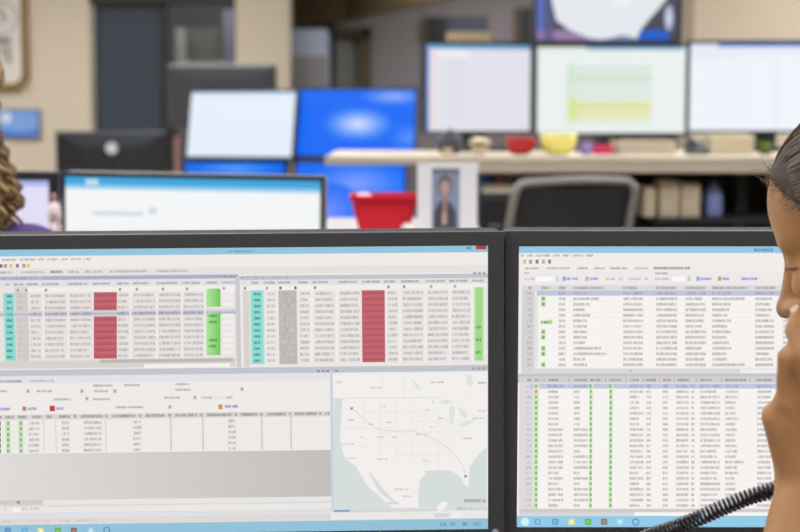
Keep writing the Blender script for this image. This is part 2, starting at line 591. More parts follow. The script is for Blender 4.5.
    for i in range(12):
        y = 293.5 + 6.05 * i
        W(254, 260.5, y, 2.8, (78, 162, 158), 6, 300)
        W(267, 275, y, 2.8, (184, 178, 176), 6, 300)
        W(281, 295.5, y, 3.0, (156, 152, 150), 6, 300)
        for a, b in ((300, 309.5), (315, 334), (340, 360), (388, 397.5), (403, 423), (428, 448), (452, 470)):
            W(a, b - rng.choice((0, 0, 0, 1.5)), y, 3.2, (178, 173, 171), 6, 300)
        R(363, 384, y - 1, y + 1.1, (182, 88, 100), 5, 300)
        R(297.5, 361, y + 2.8, y + 3.1, (224, 219, 216), 4, 300)
        R(385.5, 473, y + 2.8, y + 3.1, (224, 219, 216), 4, 300)
        for x in (311.8, 337, 400, 425.5, 450, 472):
            R(x - 0.9, x + 0.9, y - 3, y + 3, (241, 238, 235), 4.5, 300)
    for y in (327.5, 340, 352.5):
        W(475.5, 481, y, 2.8, (98, 172, 84), 7, 430)
    # divider
    R(L0, R0, 368.2, 374.2, (192, 196, 204), 4, 180)
    u.words([(317, 320), (322, 325), (326.5, 329.5), (334.5, 339)], 370.9, h_=2.6, col=(80, 84, 92), layer=6, xr=325)
    u.words([(472, 475), (477, 480), (482, 485)], 368.8, h_=2.4, col=(84, 88, 96), layer=6, xr=430)
    # lower form
    R(L0, 331, 374.2, 382, (226, 226, 232), 3, 180)
    W(-10, 22, 380.6, 2.6, (125, 122, 124), 5, 60)
    W(30, 55, 380.6, 2.4, (165, 162, 165), 5, 60)
    R(L0, 331, 381.6, 415, PAGE, 3, 180)
    for a, b, y in ((-8, 7, 391), (37, 52, 391), (93, 113, 385.4), (94, 108, 391), (124, 140, 385), (175.5, 190, 384), (175, 191, 389.6), (54, 71, 399.2), (93, 110, 399), (164, 180, 397.6), (201, 213, 397.4), (226, 233, 397.3)):
        W(a, b, y, 2.4, (158, 154, 154), 5)
    for x, y in ((28, 391), (82, 391), (115, 391), (242, 389), (87, 398.5), (195, 397.4), (170, 406.8)):
        R(x - 1.6, x + 1.6, y - 2, y + 2, (200, 197, 196), 5)
        R(x - 0.8, x + 0.8, y - 0.8, y + 0.8, (150, 147, 147), 6)
    R(214, 225, 395.5, 399.5, (226, 228, 234), 5)
    u.words([(-8, 10.5)], 408.8, h_=3, col=(176, 166, 226), xr=10)
    u.words([(28, 37)], 408.6, h_=3, col=(178, 168, 218), xr=30)
    u.words([(56, 63.5)], 408.3, h_=3, col=(176, 166, 222), xr=60)
    u.words([(225, 238)], 406.2, h_=3, col=(165, 156, 222), xr=230)
    R(22.5, 26.5, 406.4, 410.8, (190, 130, 130), 5)
    R(49.8, 55, 405.6, 411.2, (190, 72, 66), 5)
    R(218.5, 222.6, 404.4, 409.2, (196, 150, 90), 5)
    W(115, 143.5, 407, 2.4, (150, 146, 146), 5)
    # lower table
    R(L0, 331, 414.0, 419.4, (218, 214, 212), 4, 60)
    for a, b in ((-8, 2), (5, 14), (18, 27), (32, 42), (47, 52), (59, 70), (74, 77), (81, 103), (105, 108), (112, 136), (138.5, 141.5), (146, 165), (168.5, 171), (175.5, 197.5), (200, 203), (207, 232), (234.5, 237.5), (241, 258), (260, 262.5), (267, 286), (289, 291), (295, 317), (319, 321.5), (325, 330)):
        W(a, b, 416.4, 3.0, (118, 115, 114), 6, 60)
    for x in (-1.5, 8.3, 21):
        R(x - 2.6, x + 2.6, 419.8, 452.4, (210, 228, 198), 4, 60)
    for i in range(6):
        y = 422.6 + 5.55 * i
        for x in (8.3, 21):
            R(x - 1.2, x + 1.2, y - 1.9, y + 1.9, (140, 184, 128), 6, 60)
        R(-1, 1, y - 2, y + 2, (120, 130, 115), 6, 60)
        for a, b in ((29, 39.5), (62, 69.5), (84, 102), (133.5, 141.5), (228.5, 236)):
            W(a, b, y, 3.0, (172, 168, 166), 6, 60)
        R(L0, 331, y + 2.6, y + 2.9, (224, 220, 217), 4.2, 60)
    for x in (106, 171, 203, 262, 291, 44, 56):
        R(x - 0.8, x + 0.8, 419, 452, (206, 202, 200) if x > 110 else (222, 218, 215), 5, 60)
    u.grad(L0, 331, 453.0, 500, (224, 220, 217), (195, 190, 187), 4, 60)  # gradient paints the panel's viewing-angle shading into the grey block
    R(L0, 43, 499.6, 504.5, (206, 203, 200), 5, 60)
    R(43, 331, 499.8, 504.8, (232, 228, 225), 5, 60)
    R(L0, 331, 504.8, 506.4, (220, 218, 216), 5, 60)
    R(L0, 331, 506.4, 511.6, (233, 231, 228), 5, 60)
    R(17, 20, 500.6, 503.6, (155, 150, 148), 7, 20)
    u.words([(-4, 1), (4, 9), (12, 14), (22, 27), (30, 40)], 508.6, h_=3, col=(200, 198, 197), layer=7, xr=20)
    R(13.5, 20.5, 507, 511.6, (242, 242, 240), 7, 20)
    R(L0, R0, 512, 516.6, (222, 222, 230), 5, 60)
    R(L0, 331, 517, 523.4, (222, 217, 213), 5, 60)
    u.words([(-6, 14), (27, 50), (60, 105)], 520.6, h_=2, col=(196, 192, 190), layer=7, xr=60)
    # map
    R(330.6, 333.6, 371, 512, (206, 210, 220), 6, 332)
    R(333.6, R0, 374, 513, (241, 238, 236), 4, 400)
    SEA = (213, 221, 220)
    u.poly([(333.6, 398), (342.5, 398), (341, 420), (340, 440), (344, 456), (349, 461), (356, 466), (362, 477), (368, 486), (380, 497), (390, 506), (396, 511), (333.6, 511)][::-1], SEA, 5)
    u.poly([(368, 472), (372, 474), (384, 490), (398, 504), (396, 505), (380, 493)][::-1], SEA, 5)
    u.poly([(419, 510), (418, 495), (420, 480), (427, 472), (438, 470), (452, 471), (460, 476), (464, 484), (468, 488), (469, 478), (470, 466), (478, 455), (486.6, 447), (486.6, 510.5)][::-1], SEA, 5)
    u.poly([(437, 510), (438.5, 504), (443, 501), (448, 502), (446, 507), (441, 511)][::-1], (240, 239, 237), 6)
    for q in ([(438, 402), (446, 399), (452, 401), (450, 404), (442, 404)], [(449, 408), (453, 404), (455, 410), (453, 424), (450, 424)], [(457, 406), (464, 410), (468, 414), (466, 419), (461, 415)], [(458, 424), (468, 421), (474, 419), (473, 422), (462, 427)], [(411, 378), (418, 384), (421, 391), (417, 389)], [(465, 374), (472, 375), (473, 385), (468, 386)], [(430, 397), (436, 402), (433, 404)]):
        u.poly(q[::-1], (218, 228, 223), 6)
    R(341, 440, 397.4, 398.2, (222, 217, 219), 6, 380)
    g1 = (233, 229, 229)
    for x, ya, yb in ((364, 398, 430), (380, 398, 456), (397, 398, 460), (411, 398, 462), (424, 404, 470), (438, 408, 468), (448, 414, 462), (382, 374, 398), (404, 374, 398), (470, 374, 398)):
        R(x - 0.45, x + 0.45, ya, yb, g1, 6)
    for xa, xb, y in ((342, 400, 428), (364, 420, 412), (376, 440, 443), (380, 460, 432), (395, 458, 455), (412, 470, 421), (356, 372, 446)):
        R(xa, xb, y - 0.45, y + 0.45, g1, 6)
    route = [(352, 408), (360, 415), (370, 424), (380, 430), (396, 431), (412, 430), (424, 435), (436, 440), (447, 447), (456, 456), (462, 465), (465, 473)]
    for a, b in zip(route, route[1:]):
        n_ = Vector((-(b[1] - a[1]), b[0] - a[0])).normalized() * 0.55
        u.poly([(a[0] + n_.x, a[1] + n_.y), (a[0] - n_.x, a[1] - n_.y), (b[0] - n_.x, b[1] - n_.y), (b[0] + n_.x, b[1] + n_.y)], (222, 218, 216), 7)
        u.poly([(a[0] + n_.x, a[1] + n_.y), (b[0] + n_.x, b[1] + n_.y), (b[0] - n_.x, b[1] - n_.y), (a[0] - n_.x, a[1] - n_.y)], (222, 218, 216), 7)
    R(350.3, 353.2, 406.8, 409.6, (150, 166, 146), 8)
    R(464.2, 466.8, 474.6, 477.2, (158, 150, 142), 8)
    for a, b, y in ((371, 382, 387.4), (380, 386, 406), (386, 392, 422), (348, 354, 420), (368, 374, 424), (360, 364, 437), (376, 384, 437), (392, 397, 437), (416, 428, 434), (421, 429, 460.5), (377, 388, 459), (394, 408, 489), (402, 412, 496), (430, 444, 382), (425, 430, 410), (438, 443, 418), (430, 436, 427), (462, 472, 438), (472, 484, 418), (478, 486, 410.6), (425, 436, 471.5), (385, 399, 503)):
        W(a, b, y, 1.9, (205, 199, 198), 8)
    W(478, 486, 382.6, 2.4, (160, 160, 166), 8)
    u.words([(335.5, 340), (336, 339.4), (337, 341.5)], 382, h_=2.6, col=(214, 208, 208), layer=7)
    W(333.8, 356, 458, 1.6, (188, 194, 193), 8)
    W(338, 356, 444, 1.6, (196, 202, 201), 8)
    W(464, 486, 500.4, 3.4, (128, 130, 130), 8)
    W(455, 486, 508.4, 2.6, (176, 178, 178), 8)
    R(334, 350, 509.6, 511.6, (130, 160, 196), 8, 345)
    R(350, 437, 509.0, 511.4, (214, 212, 212), 7, 400)
    R(333.6, R0, 511.4, 519.2, (235, 231, 228), 6, 400)
    R(434, 449, 513.2, 517, (216, 210, 216), 7)
    R(452, 460, 512.6, 517, (238, 238, 244), 8)
    # taskbar
    R(L0, R0, 524.2, 545, (146, 194, 218), 8, 60)
    u.rect(L0, R0, 523.6, 524.4, (190, 208, 216), 8, 60)
    for x, c in ((8, (98, 140, 190)), (25, (110, 168, 205)), (41, (226, 222, 160)), (58, (110, 176, 80)), (74, (140, 110, 90)), (91, (176, 210, 224))):
        R(x - 3, x + 3, 527.4, 533.4, c, 9, x)
        R(x - 1.4, x + 1.4, 529, 532, tuple(min(255, v + 25) for v in c), 10, x)
    u.ring(107, 530, 3.6, (100, 140, 185), 10)
    u.words([(440, 446), (450, 456), (462, 468), (472, 482)], 523.6, h_=3.6, col=(120, 170, 196), layer=9, xr=470)


def draw_right(s):
    u = UI(s, WR)
    R, W = u.rect, u.word
    L0, R0 = 515, 1060
    WH = (246, 243, 241)
    R(L0, R0, 240, 540, WH, 1, 600)
    R(L0, R0, 240, 253.0, (150, 199, 226), 2, 600)
    W(754, 773, 249.8, 3, (110, 160, 185), 3)
    R(L0, R0, 253.0, 276, (240, 237, 233), 2, 600)
    u.words([(521, 524), (526.5, 533), (535.5, 550), (553, 560), (563, 569), (572, 583), (586, 593)], 255.4, h_=2.4, col=(166, 158, 160))
    for x, c in ((524.5, (205, 195, 150)), (530.5, (150, 165, 140)), (537, (135, 120, 140)), (543.5, (180, 180, 150)), (549.5, (130, 130, 125))):
        R(x - 1.4, x + 1.4, 259.6, 263.6, c, 4)
    u.words([(525, 539), (546, 570), (577, 588), (594, 605), (610, 628), (634, 648)], 268.2, h_=2.4, col=(165, 160, 160))
    W(653.5, 690, 268.0, 2.8, (112, 108, 108), 4)
    R(L0, R0, 271, 285, (236, 233, 232), 2.5, 600)
    W(524, 529.5, 273, 2.0, (170, 166, 166), 5)
    W(655, 668, 273.2, 2.2, (155, 150, 152), 5)
    for a, b in ((524, 535), (606, 615), (619, 623), (628, 641), (644, 648), (655, 669)):
        W(a, b, 278.8, 2.4, (188, 182, 182), 5)
    R(535, 553, 276.4, 281.4, (250, 249, 248), 4)
    R(672, 685, 276.4, 281.4, (250, 249, 248), 4)
    R(556, 558.6, 276.6, 281, (206, 216, 198), 5)
    R(687.4, 690, 276.4, 281, (186, 210, 180), 5)
    for a, b in ((566, 578), (590, 598), (700, 711.5), (722, 730), (741, 757.5)):
        W(a, b, 278.6, 2.6, (172, 162, 224), 5)
    for x, c in ((564, (160, 170, 225)), (587, (206, 180, 160)), (698, (150, 175, 225)), (719.5, (200, 165, 100))):
        R(x - 1.7, x + 1.7, 276.4, 280.8, c, 5)
    # upper grid
    R(L0, R0, 285, 290.6, (222, 219, 220), 3, 600)
    for a, b in ((528, 532), (541, 550), (558, 566), (573, 604), (623, 637), (655, 676), (685, 705), (712, 747), (755, 775), (782, 800), (810, 840), (850, 880), (890, 930), (940, 975), (985, 1010)):
        W(a, b, 287.8, 2.8, (138, 134, 135), 5)
    R(L0, 521.5, 285, 372, (238, 236, 240), 4)
    R(521.5, 534.5, 290, 372, (214, 210, 212), 4)
    R(536.6, R0, 290.6, 295.6, (190, 198, 218), 4, 600)
    extra = [(685, 706), (712, 731), (755, 774), (783, 800), (812, 836), (850, 874), (892, 920), (940, 970), (985, 1008)]
    for i in range(14):
        y = 293.1 + 5.5 * i
        W(527, 532, y, 3.0, (170, 164, 166), 6)
        if i > 0:
            R(534.5, 538, y - 2.6, y + 2.6, (226, 226, 222), 5)
            R(538, R0, y + 2.5, y + 2.8, (232, 227, 225), 3, 600)
        tc = (130, 132, 150) if i == 0 else (172, 167, 165)
        W(558.5, 565.5, y, 3.0, tc, 6)
        W(573, 573 + rng.choice((12, 14, 14, 17)) + (14 if i in (1, 10) else 0) + (22 if i == 11 else 0), y, 2.8, tc, 6)
        W(623, 643, y, 2.8, tc, 6)
        W(656, 677, y, 3.0, tc, 6)
        for a, b in extra:
            e = b - rng.choice((0, 0, 2, 4)) + (18 if (a == 712 and i in (1, 13)) else 0)
            W(a, min(e, a + 40), y, 3.0, tc, 6)
        if i in (1, 2, 7, 8, 10, 11, 13):
            R(541, 545.4, y - 2.2, y + 2.2, (168, 214, 142), 6)
            R(542.4, 544.2, y - 1.2, y + 1.4, (110, 170, 86), 7)
    W(541, 547.5, 322, 3.2, (110, 150, 90), 7)
    R(547.5, 552, 319.6, 324, (170, 222, 110), 7)
    R(521.5, R0, 368.4, 373.6, (218, 215, 214), 4, 600)
    R(740, R0, 369, 373, (240, 238, 237), 5)
    W(629, 632, 371, 2.4, (165, 162, 162), 6)
    R(L0, R0, 373.6, 376.4, (198, 196, 202), 4, 600)
    # lower grid
    R(L0, R0, 376.4, 382.8, (210, 208, 213), 4, 600)
    heads = ((527, 531), (534.5, 540), (548, 559), (574, 586), (590, 602), (609, 621), (630, 639), (646, 656), (663, 671), (677, 689), (700, 712), (725, 746), (756, 772), (785, 800), (815, 840), (855, 875), (890, 920), (935, 965), (980, 1005))
    for a, b in heads:
        W(a, b, 379.8, 2.8, (112, 110, 116), 6)
    for x in (544, 569, 587, 605.5, 626, 643, 659, 674, 696, 721, 750):
        R(x - 0.5, x + 0.5, 377.6, 382, (176, 174, 180), 6)
    R(530, R0, 383.4, 388.4, (192, 200, 220), 5, 600)
    R(519, 532.5, 383, 509, (222, 217, 224), 4)
    R(532.5, 538.4, 383.2, 509, (214, 230, 200), 6)
    R(588.8, 592.2, 384, 508, (214, 236, 202), 6)
    R(608.6, 612.4, 384, 508, (214, 236, 202), 6)
    for i in range(23):
        y = 386.0 + 5.42 * i
        tc = (128, 130, 150) if i == 0 else (178, 173, 172)
        W(526, 531, y, 2.8, (186, 178, 186), 6)
        R(535, 537, y - 1.6, y + 1.6, (214, 130, 96) if i == 1 else (132, 176, 108), 7)
        R(589.6, 591.6, y - 1.7, y + 1.7, (122, 186, 110), 7)
        R(609.4, 611.6, y - 1.7, y + 1.7, (122, 186, 110), 7)
        wide = i == 0 or (7 < i and i not in (16, 18, 22)) 
        W(548, 563 if wide else 558.5, y, 2.8, tc, 6)
        W(573.5, 588 if (wide and i != 12) else 580, y, 2.8, tc, 6)
        W(629.5, 643.5 if wide or i % 4 == 1 else 639, y, 2.8, tc, 6)
        W(646, 651, y, 2.8, tc, 6)
        W(662.5, 668, y, 2.8, tc, 6)
        W(676, 688.5, y, 2.8, tc, 6)
        W(691, 694.5, y, 2.8, tc, 6)
        W(700, 720 - rng.choice((0, 0, 3)), y, 2.8, tc, 6)
        W(725, rng.choice((735, 737, 744, 750, 738, 736)), y, 2.8, tc, 6)
        for a, b in ((757, 771), (785, 800), (815, 838), (855, 872), (890, 916), (935, 960), (980, 1000)):
            W(a, b, y, 2.8, tc, 6)
        R(538.4, R0, y + 2.4, y + 2.7, (236, 230, 229), 3, 600)
    R(519, R0, 508.6, 512.2, (206, 202, 205), 7, 600)
    R(519, 634, 512.0, 515.4, (218, 212, 218), 7, 600)
    R(634, R0, 511.8, 515.6, (247, 244, 243), 7, 700)
    R(L0, R0, 515.6, 540, (148, 203, 231), 8, 600)
    u.ring(525, 521.5, 4.2, (214, 238, 246), 9, 0.95)
    for x, c in ((537.5, (120, 172, 216)), (555, (110, 160, 205)), (571.5, (222, 220, 160)), (588, (100, 186, 82)), (604, (140, 120, 110)), (620, (170, 215, 238))):
        R(x - 3.2, x + 3.2, 518.4, 524.6, c, 9)
        R(x - 1.4, x + 1.4, 520, 523, tuple(min(255, v + 28) for v in c), 10)
    u.ring(635.5, 521.6, 3.8, (108, 140, 190), 10)


DESK_Z = 0.70
lm = make_monitor('charcoal monitor showing spreadsheets above a pale map of the country', 'front pair of monitors', WL, SW, SH, draw_left, bez=(0.0165, 0.0165, 0.0142, 0.016), desk_z=DESK_Z, depth=0.07)
rm = make_monitor('charcoal monitor filled with two long data lists beside the phone user', 'front pair of monitors', WR, SW, SH, draw_right, bez=(0.0143, 0.015, 0.016, 0.018), desk_z=DESK_Z, depth=0.07)
pb = MB()
pb.lathe([(0, 0), (0.0035, 0), (0.0035, 0.001), (0, 0.001)], seg=14)
o = pb.build('power_button', mat('pale_button', (190, 188, 196), 0.4), lm)
o.rotation_euler = (math.pi / 2, 0, 0)
o.location = (SW / 2 + 0.0075, -0.003, -SH / 2 - 0.003)
o = pb.build('power_button', mat('pale_button', (190, 188, 196), 0.4), rm)
o.rotation_euler = (math.pi / 2, 0, 0)
o.location = (SW / 2 + 0.0070, -0.003, -SH / 2 - 0.006)


def make_desk(name, label, x0, x1, y0, y1, z, m, th=0.03, cat='desk', legs=True, inset=0.05):
    t = thing(name, label, cat, ((x0 + x1) / 2, (y0 + y1) / 2, 0))
    hx, hy = (x1 - x0) / 2, (y1 - y0) / 2
    MB().box(-hx, hx, -hy, hy, z - th, z).build('desktop', m, t, bevel=0.003)
    if legs:
        for sx in (-1, 1):
            for sy in (-1, 1):
                cx, cy = sx * (hx - inset), sy * (hy - inset)
                MB().box(cx - 0.025, cx + 0.025, cy - 0.025, cy + 0.025, 0.0, z - th).build('leg', M_STEEL, t, bevel=0.003)
        MB().box(-hx + 0.06, hx - 0.06, hy - 0.05, hy - 0.035, 0.25, z - th).build('modesty_panel', M_DESKD, t)
    return t


make_desk('desk', 'grey laminate desk under the two front monitors', -0.75, 1.25, 1.36, 1.90, DESK_Z, M_DESKD)

# ---- middle row: desk with the white-screened monitor and the lilac one
make_desk('desk', 'grey laminate desk under the white page monitor of the second row', -1.7, -0.20, 2.72, 3.42, DESK_Z, M_DESKD)
YM = 3.05


def corner_world(tl, tr_, Y, h_aspect=9 / 16.0, w_=0.531, yaw=0.0, roll=0.0, tilt=0.0):
    """screen centred under the pixel corners top-left, top-right at depth Y"""
    a, b = P(tl[0], tl[1], Y), P(tr_[0], tr_[1], Y)
    c = (a + b) / 2
    c.z -= w_ * h_aspect / 2
    return mworld(c, yaw, roll, tilt), (b - a).length


def draw_mid(s):
    s.rect_n(0, 1, 0, 1, (243, 245, 247), 1)
    s.rect_n(0, 1, 0, 0.055, (66, 165, 220), 2)
    s.rect_n(0, 1, 0.055, 0.085, (150, 205, 236), 2)
    s.rect_n(0.08, 0.13, 0.015, 0.06, (190, 220, 235), 3)
    for k in range(14):
        s.rect_n(0.11 + k * 0.014, 0.121 + k * 0.014, 0.24, 0.27, (206, 212, 218), 3)
    s.rect_n(0.33, 0.36, 0.21, 0.25, (205, 214, 224), 3)
    s.rect_n(0.05, 0.95, 0.35, 0.352, (228, 232, 236), 3)
    s.rect_n(0.05, 0.95, 0.50, 0.502, (228, 232, 236), 3)
    s.rect_n(0.05, 0.6, 0.60, 0.63, (226, 230, 235), 3)


wm, wlen = corner_world((63, 176.5), (319.5, 181.0), YM, w_=0.515)
WMID = mworld(wm.translation, math.radians(-3.0), math.radians(0.95))
make_monitor('monitor with a nearly blank white page under a blue bar, second row', 'second row monitors', WMID, 0.523, 0.29, draw_mid, bez=(0.007, 0.007, 0.009, 0.016), shell_mat=M_TANSHELL, bez_mat=M_BLACK, desk_z=DESK_Z, depth=0.09)


def draw_lilac(s):
    s.rect_n(0, 1, 0, 1, (226, 222, 246), 1)
    s.rect_n(0, 1, 0, 0.04, (170, 180, 230), 2)
    for k in range(9):
        s.rect_n(0.1, 0.8, 0.12 + 0.09 * k, 0.14 + 0.09 * k, (210, 208, 240), 2)


wl, _ = corner_world((-127, 180.0), (46.5, 180.0), 3.12, h_aspect=0.29 / 0.36, w_=0.36)
make_monitor('black monitor with a pale lilac screen beside the curly haired woman', 'second row monitors', mworld(wl.translation, math.radians(6), math.radians(0.6)), 0.36, 0.29, draw_lilac, bez=(0.02, 0.02, 0.018, 0.02), bez_mat=M_BLACK, shell_mat=M_BLACK, desk_z=DESK_Z, dark=True, depth=0.05)

# pale bottle on a small drawer tower between those two monitors
ox = P(54.5, 215, 2.93)
tz = PZ(236, 2.93)
t = thing('drawer_tower', 'small grey desktop drawer tower under the pale bottle', 'drawer unit', (ox.x, 2.93, DESK_Z))
hh = tz - DESK_Z
MB().box(-0.05, 0.05, -0.10, 0.10, 0, hh).build('body', M_BEZEL, t, bevel=0.003)
for k in range(3):
    z0 = 0.012 + k * (hh - 0.015) / 3
    d = MB().box(-0.045, 0.045, -0.106, -0.1005, z0, z0 + (hh - 0.03) / 3).build('drawer', M_SHELL, t, bevel=0.002)
    MB().box(-0.012, 0.012, -0.114, -0.1065, z0 + 0.03, z0 + 0.038).build('handle', M_STEEL, d)
t = thing('bottle', 'pale pink and white bottle standing between the two second-row monitors', 'bottle', (ox.x, 2.93, tz))
MB().lathe([(0, 0), (0.011, 0), (0.0125, 0.004), (0.0135, 0.020), (0.009, 0.026), (0.0085, 0.028), (0.0125, 0.034), (0.0135, 0.045), (0.011, 0.060), (0.006, 0.066), (0, 0.066)], seg=20).build('body', mat('pale_pink_plastic', (232, 206, 204), 0.4), t, smooth=True)
MB().lathe([(0, 0.0665), (0.006, 0.0665), (0.006, 0.078), (0.003, 0.084), (0, 0.084)], seg=16).build('cap', mat('rosy_brown_cap', (170, 130, 122), 0.5), t)

# ---- ledge with the red bin and the portrait frame
LZ = PZ(218, 3.9)
t = thing('low_cabinet', 'grey low cabinet under the red bin and portrait frame', 'cabinet', (PX(400.5, 3.6), 3.62, 0))
cw = (PX(475, 3.6) - PX(326, 3.6)) / 2
MB().box(-cw, cw, -0.28, 0.28, 0, LZ - 0.025).build('body', M_DESKD, t)
MB().box(-cw - 0.01, cw + 0.01, -0.30, 0.29, LZ - 0.0245, LZ).build('worktop', mat('pale_grey_laminate', (205, 196, 190), 0.5), t, bevel=0.003)
for sx in (-1, 1):
    d = MB().box(sx * cw / 2 - cw / 2 + 0.006, sx * cw / 2 + cw / 2 - 0.006, -0.296, -0.281, 0.05, LZ - 0.04).build('door', M_DESKD, t, bevel=0.002)
    MB().box(-sx * 0 + sx * 0.03 - 0.006, sx * 0.03 + 0.006, -0.312, -0.297, LZ - 0.2, LZ - 0.08).build('handle', M_STEEL, d)

M_RED = mat('red_plastic', (206, 14, 40), 0.4, var=0.08, scale=20)
YR = 3.48
bx = P(384.5, 210, YR)
bz = LZ
hz = PZ(194, YR) - bz
wt = (P(419, 200, YR).x - P(350, 200, YR).x) / 2
wb = wt * 0.72
t = thing('bin', 'red tapered plastic bin on the low cabinet', 'bin', (bx.x, YR, bz))
def rect_ring(a, b, z, r=0.012):
    return [(p[0], p[2], z) for p in rrect(0, 0, a * 2, b * 2, r, 0, 4)]
m = MB()
m.loft([rect_ring(wb, 0.05, 0.0), rect_ring(wt * 0.96, 0.066, hz - 0.006), rect_ring(wt * 0.93, 0.063, hz - 0.006), rect_ring(wb * 0.95, 0.047, 0.006)])
m.build('body', M_RED, t)
m = MB()
m.loft([rect_ring(wt, 0.070, hz - 0.010), rect_ring(wt, 0.070, hz), rect_ring(wt * 0.94, 0.064, hz), rect_ring(wt * 0.94, 0.064, hz - 0.010)], cap=False)
n = len(rect_ring(1, 1, 0))
m.add([], [])
m.build('rim', M_RED, t)
MB().ellipsoid((-wt * 0.77, 0.02, hz + 0.0), (0.02, 0.02, 0.014), col=None).build('paper_ball', mat('pink_white_paper', (240, 205, 215), 0.7, bump=0.4), t, smooth=True) if False else None
pbz = tag(MB().ellipsoid((0, 0, 0), (0.024, 0.022, 0.016)).build('tissue', mat('pink_white_paper', (240, 205, 215), 0.7, bump=0.4), None, True), 'crumpled pink white tissue poking from the red bin', 'tissue')
pbz.location = (bx.x - wt * 0.6, YR, bz + hz - 0.012)
wbp = P(407, 224, YR - 0.12)
o = tag(MB().ellipsoid((0, 0, 0.013), (0.013, 0.013, 0.013), seg=20, rng=14).build('ball', mat('cream_white', (235, 222, 212), 0.5), None, True), 'small cream white ball in front of the red bin', 'ball')
o.location = (wbp.x, YR - 0.12, LZ)

# portrait frame
YF = 3.40
fa, fb = P(417.5, 163, YF), P(477.5, 163, YF)
fw, fh = fb.x - fa.x, fa.z - LZ
t = thing('photo_frame', 'white framed portrait photograph standing on the low cabinet', 'photo frame', ((fa.x + fb.x) / 2, YF, LZ))
M_WF = mat('white_frame', (226, 220, 220), 0.4, var=0.02)
fm = MB()
s0, s1, st, sbm = 0.033, 0.040, 0.012, 0.008
fm.box(-fw / 2, -fw / 2 + s0, 0, 0.015, 0, fh)
fm.box(fw / 2 - s1, fw / 2, 0, 0.015, 0, fh)
fm.box(-fw / 2 + s0, fw / 2 - s1, 0, 0.015, fh - st, fh)
fm.box(-fw / 2 + s0, fw / 2 - s1, 0, 0.015, 0, sbm)
fm.build('frame', M_WF, t)
pm = MB()
x0, x1, z0, z1 = -fw / 2 + s0, fw / 2 - s1, sbm, fh - st
def flat(mb, pts, col, y):
    mb.add([(p[0], y, p[1]) for p in pts], [tuple(range(len(pts)))], lin(col))
def oval(cx, cz, rx, rz, n=20):
    return [(cx + rx * math.cos(2 * math.pi * k / n), cz + rz * math.sin(2 * math.pi * k / n)) for k in range(n)]
flat(pm, [(x0, z0), (x1, z0), (x1, z1), (x0, z1)], (138, 146, 166), 0.006)
xc = (x0 + x1) / 2 - 0.002
ph = z1 - z0
flat(pm, [(xc - 0.026, z0), (xc + 0.027, z0), (xc + 0.025, z0 + 0.30 * ph), (xc + 0.010, z0 + 0.47 * ph), (xc - 0.010, z0 + 0.47 * ph), (xc - 0.025, z0 + 0.30 * ph)], (74, 72, 84), 0.0057)
flat(pm, oval(xc, z0 + 0.71 * ph, 0.0165, 0.026), (104, 92, 98), 0.0056)
flat(pm, [(xc - 0.002, z0 + 0.10 * ph), (xc + 0.002, z0 + 0.10 * ph), (xc + 0.008, z0 + 0.60 * ph), (xc - 0.008, z0 + 0.60 * ph)], (156, 124, 122), 0.0054)
flat(pm, oval(xc, z0 + 0.68 * ph, 0.0115, 0.0175), (184, 150, 146), 0.0052)
flat(pm, [(xc - 0.006, z0 + 0.08 * ph), (xc + 0.004, z0 + 0.08 * ph), (xc + 0.003, z0 + 0.28 * ph), (xc - 0.005, z0 + 0.28 * ph)], (206, 160, 150), 0.005)
pm.build('photograph', M_PRINT, t)
MB().box(-fw / 2 + 0.01, fw / 2 - 0.01, 0.0152, 0.02, 0.005, fh - 0.005).build('backing', M_BEZEL, t)
MB().tube([(0, 0.02, fh * 0.6), (0, 0.08, 0.003)], 0.006, 0.006, 6).build('easel_leg', M_BEZEL, t)

# ------------------------------------------------------------------ tall counter with four monitors
YC0, YC1 = 4.90, 5.72
CZ = PZ(156, YC0)
cx0, cx1 = PX(325, YC0), 3.2
t = thing('counter', 'long beige standing-height counter carrying the row of monitors', 'counter', ((cx0 + cx1) / 2, (YC0 + YC1) / 2, 0))
hx, hy = (cx1 - cx0) / 2, (YC1 - YC0) / 2
MB().box(-hx, hx, -hy, hy, CZ - 0.03, CZ).build('worktop', M_DESK, t, bevel=0.006)
ax0 = PX(428, YC0) - (cx0 + cx1) / 2
MB().box(ax0, hx - 0.01, -hy + 0.004, -hy + 0.03, CZ - 0.055, CZ - 0.0305).build('apron', M_DESK, t, bevel=0.003)
for lx in (PX(432, 5.4) - (cx0 + cx1) / 2, PX(742, 5.3) - (cx0 + cx1) / 2, hx - 0.1):
    MB().box(lx - 0.02, lx + 0.02, -0.02, 0.02, 0, CZ - 0.0305).build('leg', M_BEZEL, t)
px0 = PX(470, 5.62) - (cx0 + cx1) / 2
MB().box(px0, hx - 0.02, 0.30, 0.33, 0, CZ - 0.0305).build('shade_back_panel', M_DARKPANEL, t)  # dark sheet put in for the shadow under the counter
sz = PZ(217, 5.0)
MB().box(PX(640, 5.3) - (cx0 + cx1) / 2, hx - 0.05, -0.36, 0.2995, sz - 0.02, sz).build('lower_shelf', M_DARKPANEL, t)

